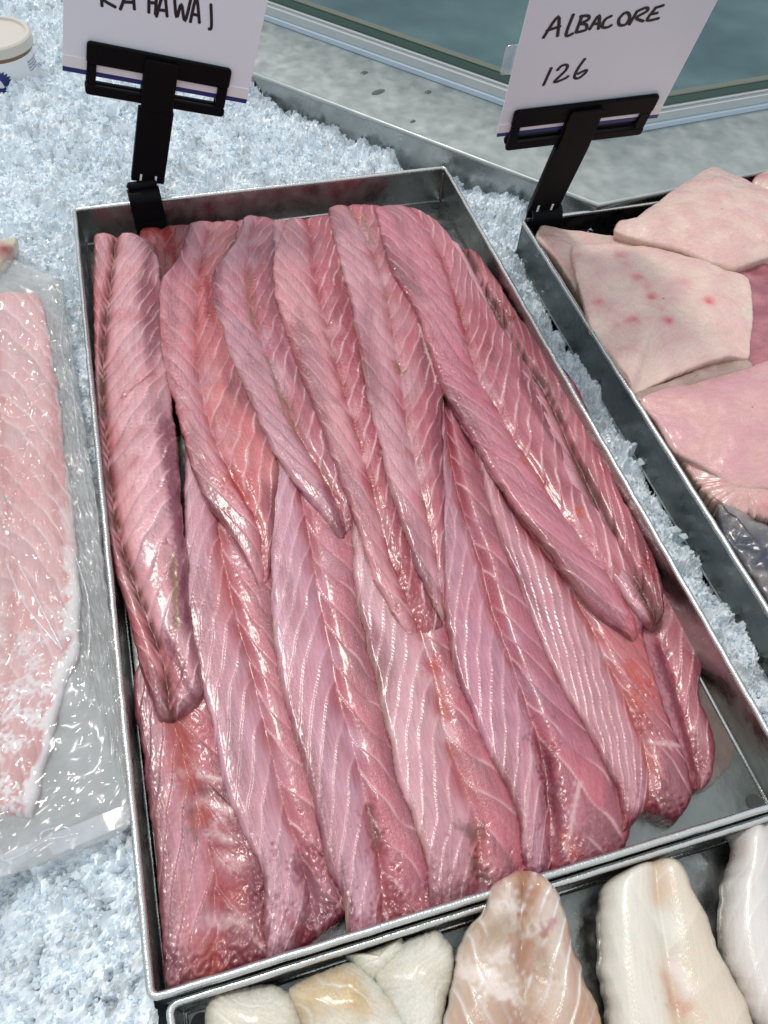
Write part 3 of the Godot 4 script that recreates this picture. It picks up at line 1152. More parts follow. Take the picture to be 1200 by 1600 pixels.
	fillet("fish_fillet", "lower fillet with a dark bruise in a fanned tip at the near rim", [
		10.67, 23.17, 11.91, 23.22, 15.59, 23.79, 3.5, 0.25,
		9.85, 26.75, 11.3, 27.98, 14.67, 29.82, 3.5, 0.25,
		8.83, 32, 10.97, 32.54, 13.89, 33.44, 3.5, 0.25,
		8.05, 36.53, 10.63, 36.63, 13.45, 36.87, 3.5, 0.25,
		7.71, 38.82, 10.48, 39.79, 12.91, 40.95, 3.5, 0.25,
		7.57, 41.34, 10.28, 42.33, 12.96, 43.15, 3.5, 0.25,
		7.61, 43.65, 10.31, 44.6, 12.81, 45.15, 3.5, 0.25,
		7.86, 46.15, 10.32, 46.88, 12.7, 47.44, 3.5, 0.25,
		7.85, 47.98, 10.24, 48.7, 12.76, 49.15, 3.5, 0.25,
		7.83, 49.99, 10.16, 50.57, 12.91, 50.99, 3.5, 0.25,
		8.13, 51.86, 9.9, 52.15, 12.58, 52.61, 3.5, 0.25,
		7.91, 53.65, 9.62, 53.64, 12.32, 53.49, 3.5, 0.25], mixed(down, {"marks": [[9.83, 52.67, 11.61, 52.63, 0.35, 0.5, 0], [8.62, 52.86, 9.59, 53.52, 0.3, 0.4, 0], [10.38, 48.32, 10.25, 50.33, 0.22, 0.75, 1], [10.2, 50.32, 10.13, 52.23, 0.35, 0.6, 0]], "rim": Color(0.38, 0.29, 0.17), "seed": 3, "left": Color(0.60, 0.42, 0.49), "right": Color(0.42, 0.14, 0.18)}), g)
	fillet("fish_fillet", "lower fillet with orange seam ending behind the white fillet tip", [
		14.01, 30.85, 15.94, 31.13, 18.88, 31.6, 3.5, 0.25,
		13.34, 33.62, 15.6, 34.38, 18.61, 34.96, 3.5, 0.25,
		12.63, 37.07, 15.51, 37.86, 17.9, 38.31, 3.5, 0.25,
		12.46, 39.73, 15.4, 41.06, 17.1, 40.99, 3.5, 0.25,
		12.36, 41.9, 15.34, 42.93, 17.19, 43.19, 3.5, 0.25,
		12.15, 45.15, 14.96, 45.66, 17.36, 45.85, 3.5, 0.25,
		12.02, 47.73, 14.98, 48.44, 17.63, 48.16, 3.5, 0.25,
		12.18, 49.5, 15.06, 50.21, 17.68, 49.74, 3.5, 0.25,
		12.24, 51.16, 14.72, 51.52, 17.5, 51.18, 3.5, 0.25,
		11.97, 52.49, 14.38, 52.56, 17, 52.43, 3.5, 0.25,
		11.78, 53.55, 14.07, 53.56, 16.45, 53.32, 3.5, 0.25], mixed(down, {"marks": [[12.39, 52.98, 15.47, 52.88, 0.4, 0.6, 4], [14.42, 50.45, 14.73, 50.83, 0.3, 0.7, 1], [14.26, 51.99, 14.52, 52.62, 0.3, 0.6, 1], [15.55, 41.91, 15.33, 45.11, 0.25, 0.6, 2]], "right": Color(0.44, 0.13, 0.17), "rim": Color(0.38, 0.29, 0.17), "seed": 4, "left": Color(0.64, 0.47, 0.48), "seam": Color(0.42, 0.10, 0.08), "red": 0.75}), g)
	fillet("fish_fillet", "purple tinged lower fillet split into two folds at its near end", [
		23.13, 19.26, 23.59, 19.08, 24.92, 20.6, 3.5, 0.25,
		22.15, 22.39, 21.91, 24.99, 22.88, 27.42, 3.5, 0.25,
		19.71, 30.11, 20.8, 29.96, 23.07, 31.19, 3.5, 0.25,
		18.89, 33.02, 20.39, 33.45, 22.6, 34.41, 3.5, 0.25,
		17.98, 36, 20.21, 36.66, 22.61, 37.15, 3.5, 0.25,
		17.22, 38.86, 19.83, 39.38, 22.32, 40.07, 3.5, 0.25,
		16.67, 41.51, 19.75, 41.59, 22.16, 43.17, 3.5, 0.25,
		16.49, 43.89, 19.67, 43.87, 22.3, 45.44, 3.5, 0.25,
		16.65, 45.89, 19.56, 46.11, 22.43, 47.2, 3.5, 0.25,
		16.75, 47.56, 19.47, 47.53, 22.59, 48.54, 3.5, 0.25,
		16.98, 49.06, 19.05, 49.34, 22.81, 50.09, 3.5, 0.25,
		16.94, 50.58, 18.6, 50.81, 22.73, 51.4, 3.5, 0.25,
		16.65, 51.96, 18.1, 52.15, 22.03, 52.63, 3.5, 0.25,
		16.37, 53.2, 17.73, 53.25, 21.01, 53.48, 3.5, 0.25], mixed(down, {"marks": [[19.34, 47.16, 19.46, 48.52, 0.35, 0.7, 4], [19.46, 48.52, 18.48, 52.54, 0.3, 0.85, 4], [20.46, 49.91, 18.62, 52.58, 0.12, 0.8, 3], [18.72, 48, 16.61, 52.04, 0.1, 0.5, 3], [18.81, 51.76, 18.85, 52.79, 0.3, 0.5, 2]], "deep_end": 1.3, "seed": 5, "left": Color(0.50, 0.29, 0.36), "right": Color(0.40, 0.14, 0.19), "groove": 0.4}), g)
	fillet("fish_fillet", "lower fillet with square orange red blocks along its right side", [
		22.88, 26.53, 24.39, 26.74, 27.14, 29.52, 3.5, 0.15,
		22.57, 29.5, 23.49, 30.93, 26.71, 33.65, 3.5, 0.15,
		22.11, 32.5, 23.24, 32.91, 26.69, 35.62, 3.5, 0.15,
		21.63, 36.3, 23.82, 36.43, 27.41, 38.59, 3.5, 0.15,
		21.76, 38.21, 24.25, 38.12, 27.38, 40.78, 3.5, 0.15,
		21.6, 40.82, 24.52, 40.15, 27.67, 42.54, 3.5, 0.15,
		21.51, 43.74, 24.66, 42.25, 27.11, 44.4, 3.5, 0.15,
		21.76, 46.29, 24.62, 44.4, 26.64, 46.73, 3.5, 0.15,
		21.98, 47.23, 24.66, 45.72, 26.51, 47.74, 3.5, 0.15,
		22.04, 48.93, 24.62, 47.3, 26.43, 49.15, 3.5, 0.15,
		22.18, 50.39, 24.42, 49.14, 26.2, 50.75, 3.5, 0.15,
		21.87, 51.79, 23.89, 50.67, 25.71, 51.9, 3.5, 0.15,
		21.51, 52.68, 23.3, 51.83, 24.42, 52.73, 3.5, 0.15], mixed(down, {"marks": [[22.09, 52.2, 24.1, 52.59, 0.4, 0.75, 4], [22.09, 50.82, 21.88, 52.29, 0.3, 0.5, 0], [25.71, 44.87, 25.8, 45.84, 0.35, 0.7, 2], [25.23, 46.6, 25.33, 47.35, 0.35, 0.7, 2], [24.98, 47.61, 25.07, 48.15, 0.3, 0.6, 0], [24.78, 48.93, 26.44, 49.54, 0.12, 0.6, 3], [23.76, 51.27, 24.68, 52.14, 0.3, 0.6, 4]], "seed": 6, "left": Color(0.54, 0.33, 0.35), "right": Color(0.46, 0.13, 0.13), "seam": Color(0.44, 0.10, 0.07), "red": 0.6, "gap": 1.7}), g)
	fillet("fish_fillet", "small translucent scrap of fillet at the bare end of the large tray", [
		28.66, 39.9, 29.87, 39.89, 30.88, 39.57, 3, 0.2,
		27.23, 42.16, 28.8, 42.22, 30.76, 41.97, 3, 0.2,
		26.62, 43.55, 28.22, 43.71, 30.72, 43.84, 3, 0.2,
		26.14, 45.42, 28.18, 45.28, 30.05, 45.47, 3, 0.2,
		26.05, 47.3, 27.7, 47.04, 29.1, 46.95, 3, 0.2,
		25.95, 48.7, 27.43, 48.23, 28.82, 48.27, 3, 0.2,
		25.9, 50.17, 26.94, 50.01, 28.44, 49.86, 3, 0.2,
		25.92, 51.03, 26.77, 50.96, 27.46, 51.11, 3, 0.2,
		26.2, 51.64, 26.6, 51.59, 26.92, 51.55, 3, 0.2], mixed(up, {"marks": [[27.97, 44.05, 26.54, 50.73, 0.3, 0.8, 4], [30.05, 42.54, 30.13, 44.6, 0.5, 0.35, 3]], "seed": 8, "left": Color(0.36, 0.10, 0.12), "right": Color(0.52, 0.30, 0.31), "k": 1.2, "lines": 0.3}), g)
	fillet("fish_fillet", "fillet on its side along the wall with a dark blood line", [
		27.5, 7.85, 28.51, 9.08, 29.37, 10.02, 4.2, 0,
		27.43, 10.71, 28.29, 13.81, 29.73, 14.27, 4.2, 0,
		27.22, 17.25, 28.39, 18.01, 29.85, 17.84, 4.2, 0,
		26.93, 21.26, 28.41, 22.2, 30.6, 22.18, 4.2, 0,
		27.19, 23.71, 28.7, 24.86, 31.02, 25.56, 4.2, 0,
		27.44, 26.47, 28.68, 27.66, 30.56, 30.1, 4.2, 0,
		27.22, 29.2, 28.47, 30.42, 30.07, 33.12, 4.2, 0,
		26.82, 32.44, 28.32, 33.28, 29.89, 35.07, 4.2, 0,
		26.94, 35.75, 28.13, 36.34, 30.01, 36.82, 4.2, 0,
		26.68, 38.57, 28.09, 39.18, 29.87, 39.07, 4.2, 0,
		26.92, 40.97, 28.19, 41.15, 29.57, 40.5, 4.2, 0,
		27.26, 42.65, 28.11, 42.54, 28.88, 42.25, 4.2, 0,
		27.92, 43.29, 28.16, 43.2, 28.39, 43.09, 4.2, 0], mixed(up, {"marks": [[28.47, 16.09, 29.09, 18.38, 0.3, 0.9, 0], [29.24, 39.15, 29.05, 40.64, 0.18, 0.9, 0], [28, 40.16, 27.93, 42.05, 0.2, 0.7, 4]], "seed": 7, "seam_dark": 1.0, "seam_w": 0.48, "red": 0.9, "green": 0.0, "lines": 0.25, "right": Color(0.52, 0.2, 0.22), "sr": 4.0, "groove": 0.3}), g)
	fillet("fish_fillet", "pale upper fillet along the left wall with dark segmented blood line", [
		1.15, 2.16, 2.79, 2.57, 4.09, 2.93, 4.4, -0.05,
		0.92, 4.28, 2.39, 5.05, 5.16, 4.66, 4.4, -0.05,
		0.59, 8.51, 1.73, 9.4, 5.45, 8.01, 4.4, -0.05,
		0.26, 14.11, 0.97, 14.33, 4.72, 14.55, 4.4, -0.05,
		0.01, 19.53, 0.49, 19.69, 4.65, 19.5, 4.4, -0.05,
		-0.09, 23.88, 0.4, 24.04, 4.52, 24.53, 4.4, -0.05,
		-0.12, 28.32, 0.41, 28.49, 4.17, 29.45, 4.4, -0.05,
		0.02, 31.55, 0.7, 31.76, 3.96, 33.02, 4.4, -0.05,
		0.54, 35.78, 1.48, 36.05, 3.69, 36.56, 4.3, -0.05,
		0.83, 38.6, 2.02, 38.94, 3.79, 40.3, 4.16, -0.05,
		1.23, 41.36, 2, 41.48, 3.32, 41.3, 3.98, -0.05,
		1.59, 41.95, 2, 41.94, 2.63, 41.69, 3.78, -0.05], mixed(up, {"marks": [[1.75, 20.3, 3.77, 18.48, 0.11, 0.7, 0], [4.25, 22.73, 3.51, 36.65, 0.28, 0.8, 4], [3.38, 32.95, 2.97, 37.28, 0.16, 0.8, 5], [2.44, 37.9, 3.23, 41.14, 0.2, 0.8, 4]], "seed": 11, "left": Color(0.50, 0.17, 0.17), "right": Color(0.60, 0.33, 0.35), "alt": Color(0.58, 0.28, 0.27), "seam_dark": 1.0, "seam_w": 0.24, "green": 0.6, "lines": 0.5, "tint": Color(0.92, 0.80, 0.88), "bulge": 0.26, "sr": 2.2, "pr": 1.2, "gap": 1.5}), g)
	fillet("fish_fillet", "salmon pink upper fillet with a red gash in its seam near the tip", [
		8.37, 1.87, 10.2, 1.81, 12.17, 2.63, 4.15, 0.18,
		6.74, 6.66, 8.94, 5.29, 11.42, 5.33, 4.15, 0.18,
		5.13, 9.32, 8.13, 8.63, 9.77, 8.55, 4.15, 0.18,
		4.56, 13.94, 7.31, 13.47, 9.34, 12.33, 4.15, 0.18,
		4.5, 18.19, 6.64, 18.8, 9.62, 19.62, 4.15, 0.18,
		4.85, 21.67, 6.67, 22.88, 10.28, 23.62, 4.15, 0.18,
		5, 25.08, 7.07, 26.21, 10.29, 27.16, 4.15, 0.18,
		5.37, 28.38, 7.84, 29.33, 9.86, 29.15, 4.05, 0.18,
		6.35, 30.89, 8.27, 31.69, 9.36, 31.33, 3.91, 0.18,
		7.05, 33.33, 8.08, 33.77, 8.76, 33.32, 3.73, 0.18,
		7.53, 35.55, 7.79, 35.59, 8.23, 35.23, 3.53, 0.18], mixed(up, {"marks": [[4.82, 12.97, 4.88, 24.41, 0.28, 0.4, 0], [8.66, 9.55, 8.47, 13.78, 0.3, 0.55, 0], [7.22, 27.66, 7.94, 29.47, 0.3, 0.75, 2], [7.32, 27.99, 8.16, 30.99, 0.12, 0.8, 0], [8.63, 8.8, 8.08, 13.7, 0.18, 0.6, 0]], "red": 0.6, "seed": 12, "left": Color(0.58, 0.31, 0.34), "right": Color(0.56, 0.21, 0.20), "alt": Color(0.54, 0.15, 0.15)}), g)
	fillet("fish_fillet", "grey mauve upper fillet with an olive streak down its seam", [
		12.74, 1.83, 13.89, 1.62, 15.41, 3.06, 4.1, 0.18,
		11.41, 5.19, 12.49, 5.16, 15.31, 4.94, 4.1, 0.18,
		9.28, 8.29, 11.91, 7.84, 14.47, 7.57, 4.1, 0.18,
		8.72, 11.63, 11.25, 12.54, 13.67, 12.22, 4.1, 0.18,
		8.85, 14.57, 11.23, 15.64, 13.57, 16.73, 4.1, 0.18,
		8.97, 18.11, 11.49, 18.93, 13.65, 19.93, 4.1, 0.18,
		9.49, 21.26, 11.77, 22.03, 14.08, 21.93, 4.1, 0.18,
		9.78, 24.4, 11.99, 25.48, 14.1, 26.35, 4.1, 0.18,
		10.46, 27.41, 12.58, 28.08, 14.4, 28.19, 4, 0.18,
		11.25, 29.61, 12.99, 30.19, 14.37, 30.39, 3.86, 0.18,
		11.99, 31.45, 13.24, 31.87, 13.91, 32.12, 3.68, 0.18,
		12.74, 33.55, 13.12, 33.57, 13.45, 33.44, 3.48, 0.18], mixed(up, {"marks": [[12.75, 6.43, 12.53, 17.25, 0.4, 0.35, 4], [11.41, 17.96, 11.46, 23.68, 0.12, 0.7, 5], [11.46, 23.68, 11.96, 26.01, 0.1, 0.7, 5], [12.62, 29.79, 13.03, 33.47, 0.25, 0.5, 4]], "rim": Color(0.38, 0.29, 0.17), "seed": 13, "left": Color(0.52, 0.33, 0.37), "right": Color(0.42, 0.16, 0.20), "green": 0.95, "seam_w": 0.2}), g)
	fillet("fish_fillet", "bright upper fillet with white ribs fanning from a narrow red seam", [
		15.84, 3.07, 17.28, 2.83, 20.05, 2.71, 4.15, 0.18,
		14.64, 5.69, 17.26, 5.65, 19.83, 4.34, 4.15, 0.18,
		13.76, 8.16, 16.76, 8.55, 19.3, 7.91, 4.15, 0.18,
		13.08, 12.08, 16.14, 13.32, 19.06, 12.89, 4.15, 0.18,
		13.09, 15.85, 15.98, 16.76, 18.35, 17.09, 4.15, 0.18,
		13.12, 19.11, 15.76, 20.27, 18.14, 19.97, 4.15, 0.18,
		13.24, 21.95, 15.62, 23.27, 17.77, 23.33, 4.15, 0.18,
		13.44, 24.93, 15.57, 26.1, 17.42, 26.75, 4.15, 0.18,
		13.54, 28.43, 15.41, 28.99, 17.13, 28.64, 4.15, 0.18,
		13.67, 31.69, 15.23, 32.41, 16.81, 32.14, 4.15, 0.18,
		13.74, 34.9, 15.07, 35.29, 16.61, 35.02, 4.05, 0.18,
		13.85, 37.12, 15.18, 37.39, 16.73, 37.15, 3.91, 0.18,
		14.24, 39.09, 15.34, 38.98, 16.81, 39.18, 3.73, 0.18,
		14.77, 40.85, 15.31, 40.66, 16.89, 40.54, 3.53, 0.18], mixed(up, {"marks": [[18.08, 10.84, 16.99, 27.3, 0.38, 0.6, 0], [16.99, 27.3, 16.19, 35.45, 0.3, 0.55, 0], [13.16, 14.14, 13.41, 21.32, 0.25, 0.35, 0], [15.62, 16.74, 15.96, 19.43, 0.1, 0.6, 5], [15.94, 36.26, 15.48, 41.05, 0.35, 0.6, 0], [15.52, 41.37, 16.06, 41.66, 0.2, 0.4, 4]], "red": 0.85, "seed": 14, "left": Color(0.62, 0.36, 0.36), "right": Color(0.37, 0.085, 0.12), "lines": 0.85}), g)
	fillet("fish_fillet", "smooth mauve upper fillet with straight cut right edge and yellow fleck", [
		19.37, 2.2, 20.98, 1.71, 23.93, 2.32, 4.15, 0.18,
		19.01, 4.33, 21.32, 4.53, 23.95, 4.76, 4.15, 0.18,
		18.75, 7.54, 21.38, 8.17, 23.19, 8.01, 4.15, 0.18,
		18.42, 11.84, 21.17, 12.73, 22.82, 13.11, 4.15, 0.18,
		17.88, 16.72, 20.39, 17.27, 22.99, 17.63, 4.15, 0.18,
		17.26, 21.12, 19.84, 21.21, 22.74, 21.63, 4.15, 0.18,
		16.88, 24.49, 18.96, 25.5, 21.43, 25.94, 4.15, 0.18,
		16.67, 27.23, 18.58, 28.17, 20.5, 28.81, 4.15, 0.18,
		16.3, 30.82, 18.22, 31.19, 19.73, 31.39, 4.15, 0.18,
		16.28, 35.04, 17.85, 34.39, 18.58, 34.82, 4.05, 0.18,
		16.29, 37.36, 17.44, 37.11, 17.97, 36.8, 3.91, 0.18,
		16.62, 38.96, 17.16, 38.83, 17.48, 38.53, 3.73, 0.18,
		16.87, 40.17, 17, 40.07, 17.2, 39.81, 3.53, 0.18], mixed(up, {"marks": [[21.69, 4.12, 21.8, 7.54, 0.22, 0.7, 5], [19.72, 20.5, 19.88, 21.48, 0.14, 0.8, 5], [22.45, 17.14, 21.88, 22.87, 0.07, 0.8, 3]], "rim": Color(0.38, 0.29, 0.17), "seed": 15, "left": Color(0.56, 0.36, 0.38), "right": Color(0.46, 0.17, 0.20), "green": 0.6, "lines": 0.5}), g)
	fillet("fish_fillet", "widest upper fillet with strong white chevron ribs, nearest the bare end", [
		23.07, 2.93, 25.82, 3.19, 27.63, 6.06, 4.35, 0.08,
		22.7, 5.24, 26.37, 6.31, 27.88, 8.08, 4.35, 0.08,
		22.17, 10.4, 26.21, 12.41, 28.03, 11.92, 4.35, 0.08,
		22.27, 13.63, 25.75, 16.4, 27.96, 15.26, 4.35, 0.08,
		22.56, 16.64, 25.17, 19.73, 28.14, 19.17, 4.35, 0.08,
		22.1, 22.33, 24.66, 23.15, 28.44, 23.3, 4.35, 0.08,
		22.2, 25.37, 24.86, 25.44, 28.33, 26.64, 4.35, 0.08,
		22.46, 28.26, 25.01, 28.79, 27.99, 29.99, 4.35, 0.08,
		22.75, 30.99, 25.42, 31.57, 27.39, 32.77, 4.35, 0.08,
		23.09, 33.68, 25.63, 34.39, 27.75, 34.35, 4.35, 0.08,
		23.77, 36.54, 26.07, 36.87, 28.17, 36.61, 4.35, 0.08,
		24.22, 38.73, 26.49, 38.94, 28.24, 39.09, 4.25, 0.08,
		25, 41.5, 26.89, 41.02, 27.79, 41.69, 4.11, 0.08,
		26.09, 43.21, 27.05, 42.49, 27.5, 42.74, 3.93, 0.08,
		26.65, 43.76, 26.94, 43.56, 27.28, 43.27, 3.73, 0.08], mixed(up, {"marks": [[21.93, 11.94, 22.03, 23.52, 0.35, 0.5, 0], [21.53, 26.34, 22.49, 30.9, 0.3, 0.35, 0], [26.31, 10.53, 25.15, 20.44, 0.14, 0.6, 0], [24.88, 30.75, 25, 31.2, 0.18, 0.9, 2], [26.69, 35.17, 26.7, 35.7, 0.18, 0.9, 2], [26.52, 42.61, 26.48, 43.4, 0.3, 0.5, 2]], "red": 0.6, "seed": 16, "left": Color(0.52, 0.22, 0.27), "right": Color(0.50, 0.22, 0.25), "lines": 0.8, "green": 0.15}), g)


func mixed(a: Dictionary, b: Dictionary) -> Dictionary:
	var c := a.duplicate()
	c.merge(b, true)
	return c


# ---------------------------------------------------------------- albacore
func albacore():
	var g := "albacore pieces in the dark sided tray"
	var k := {"bump": 0.04, "k": 2.5}
	piece("fish_skin", "grey silver fish skin at the near end of the albacore tray", [34.36, 4.9, 35.71, 34.69, 4.9, 36.53, 34.78, 4.9, 37.29, 34.5, 4.9, 37.7, 34.04, 4.9, 39, 34.07, 4.9, 40.68, 34.13, 4.9, 43.82, 34.54, 4.9, 46.31, 38.7, 4.9, 40.62, 37.18, 4.9, 38.93, 35.97, 4.9, 38.06], mixed(k, {"col": Color(0.035, 0.04, 0.065), "col2": Color(0.24, 0.22, 0.22), "bump": 0.12, "seed": 7, "grain": 1.5, "rimk": 0.0, "k": 1.5}), "fish skin")
	piece("albacore_piece", "dark bloody scrap lying on the grey fish skin", [34.15, 4.6, 39.05, 35.46, 4.6, 38.43, 36.97, 4.6, 39.52, 38.07, 4.6, 41.17, 35.89, 4.6, 44.5, 34.58, 4.6, 43.34, 34.28, 4.6, 41.12], mixed(k, {"col": Color(0.16, 0.05, 0.07), "col2": Color(0.34, 0.2, 0.22), "seed": 8, "grain": 1.5, "k": 1.0, "dome": 0.2, "warp": 0.25}), "fish piece", g)
	piece("albacore_piece", "dark wine red albacore piece tucked behind the spotted one", [45.28, 5.3, 16.61, 48.9, 5.3, 16.18, 51.42, 5.3, 16.72, 52.3, 5.3, 18.9, 46.22, 5.3, 28.16, 43.4, 5.3, 27.83, 42.15, 5.3, 26.59, 43.58, 5.3, 21.5], mixed(k, {"col": Color(0.30, 0.08, 0.11), "col2": Color(0.42, 0.15, 0.18), "seed": 4, "grain": 1.6, "turn": 0.6, "rimk": 0.1}), "fish piece", g)
	piece("albacore_piece", "torn pink albacore strip with ragged top above the grey skin", [34.09, 5.2, 32.9, 34.86, 5.2, 32.82, 35.73, 5.2, 33.02, 35.67, 5.2, 34.33, 36.11, 5.2, 35.36, 36.96, 5.2, 36.18, 38.4, 5.2, 36.73, 40.62, 5.2, 37.47, 38.7, 5.2, 40.36, 36.93, 5.2, 39.09, 35.68, 5.2, 38.31, 34.55, 5.2, 37.46, 34.14, 5.2, 35.89], mixed(k, {"col": Color(0.62, 0.36, 0.34), "col2": Color(0.58, 0.27, 0.28), "seed": 6, "grain": 0.6, "warp": 0.3, "turn": 0.4, "rim": Color(0.6, 0.5, 0.34)}), "fish piece", g)
	piece("albacore_piece", "pale albacore sliver with a yellowish tip poking over the tray corner", [33.45, 5.8, 11.52, 34.23, 5.6, 10.23, 34.74, 5.6, 9.91, 36.71, 5.6, 11, 39.57, 5.6, 12.26, 42.39, 5.6, 14.09, 43.39, 5.6, 15.83, 38.4, 5.6, 19.3, 34.44, 5.6, 21.23, 34.34, 5.2, 17.54, 34.06, 5.5, 14.1], mixed(k, {"col": Color(0.64, 0.46, 0.40), "seed": 2, "dome": 0.2}), "fish piece", g)
	piece("albacore_piece", "large pale albacore piece at the back with a peaked top", [39.21, 6.3, 12.88, 40.04, 6.3, 11.72, 40.64, 6.3, 12.18, 43.08, 6.3, 10.63, 47.35, 6.3, 8.17, 50.37, 6.3, 6.59, 51.76, 6.3, 6.38, 53.19, 6.3, 8.21, 54.38, 6.3, 10.23, 55.81, 6.3, 12.71, 51.48, 6.3, 19.3, 49.39, 6.3, 18.23, 46.22, 6.3, 18.94, 44.67, 6.3, 18, 43.08, 6.3, 16.1, 40.7, 6.3, 14.25], mixed(k, {"seed": 3, "dome": 0.9, "flat": 2.6, "spots": [[49.3, 1.6, 0.45, 0.5], [51.5, 5.0, 0.4, 0.3]]}), "fish piece", g)
	piece("albacore_piece", "pink albacore end just showing at the far edge behind the peaked one", [54, 6, 8.73, 55.17, 6, 7.42, 56.54, 6, 6.51, 58.24, 6, 5.84, 60.11, 6, 6.41, 56.76, 6, 11.52, 55.12, 6, 10.27], mixed(k, {"col2": Color(0.56, 0.26, 0.26), "seed": 9}), "fish piece", g)
	piece("albacore_piece", "dull grey brown albacore flap under the spotted piece", [33.76, 5.5, 28.06, 36.06, 5.5, 27.76, 38.59, 5.5, 27.06, 40.36, 5.5, 26.53, 41.65, 5.5, 26.44, 42.82, 5.5, 27.15, 42.68, 5.5, 27.88, 40.12, 5.5, 28.22, 38.02, 5.5, 28.52, 35.45, 5.5, 28.93, 33.58, 5.5, 28.96], mixed(k, {"col": Color(0.36, 0.24, 0.20), "col2": Color(0.44, 0.30, 0.27), "seed": 5, "dome": 0.25, "n": 160, "rings": 24}), "fish piece", g)
	piece("albacore_piece", "glossy pink albacore block below the spotted piece", [33.56, 5.7, 28.86, 35.7, 5.7, 28.3, 37.82, 5.7, 28.31, 40.12, 5.7, 28.06, 42.17, 5.7, 27.91, 43.88, 5.7, 27.55, 46.59, 5.7, 28.04, 40.54, 5.7, 37.84, 37.72, 5.7, 37.4, 35.95, 5.7, 36.73, 34.8, 5.7, 34.95, 33.61, 5.7, 33.27, 33.67, 5.7, 30.97], mixed(k, {"col": Color(0.64, 0.36, 0.35), "col2": Color(0.60, 0.30, 0.34), "seed": 10, "grain": 0.5, "turn": 0.3, "dome": 0.9}), "fish piece", g)
	piece("albacore_piece", "pale albacore piece with small red spots, foremost on its tray", [35.59, 5.9, 13.24, 36.83, 6.1, 13.55, 38.65, 6.1, 13.85, 41.71, 6.1, 15.06, 44.41, 6.3, 17.4, 45.96, 6.1, 18.62, 46.96, 6, 19.83, 45.95, 6.1, 21.94, 44.91, 6.1, 23.82, 43.47, 6.1, 25.84, 42.74, 5.6, 27.12, 40.9, 6.1, 26.99, 38.15, 6.1, 27.41, 35.29, 5.6, 27.81, 33.66, 5.4, 28.23, 33.35, 6.1, 27.16, 33.39, 5.6, 22.87, 33.18, 6.1, 21.55, 33.98, 6.1, 18.25, 34.57, 6.1, 15.79], mixed(k, {"seed": 1, "dome": 0.6, "edge": 0.22, "flat": 2.6, "col": Color(0.74, 0.54, 0.47), "col2": Color(0.70, 0.44, 0.42), "spots": [[38.29, 18.59, 0.4, 0.75], [38.19, 20.79, 0.42, 1], [38.25, 23.33, 0.42, 1], [42.01, 22.12, 0.42, 1], [36.11, 22.45, 0.38, 0.8], [34.51, 20.19, 0.36, 0.6], [38.23, 15.8, 0.45, 0.65], [35.39, 14.65, 0.35, 0.5], [38.27, 21.98, 0.3, 0.5], [38.31, 19.75, 0.35, 0.4], [41.34, 19.83, 0.6, 0.25], [38.19, 16.93, 0.4, 0.35]]}), "fish piece", g)


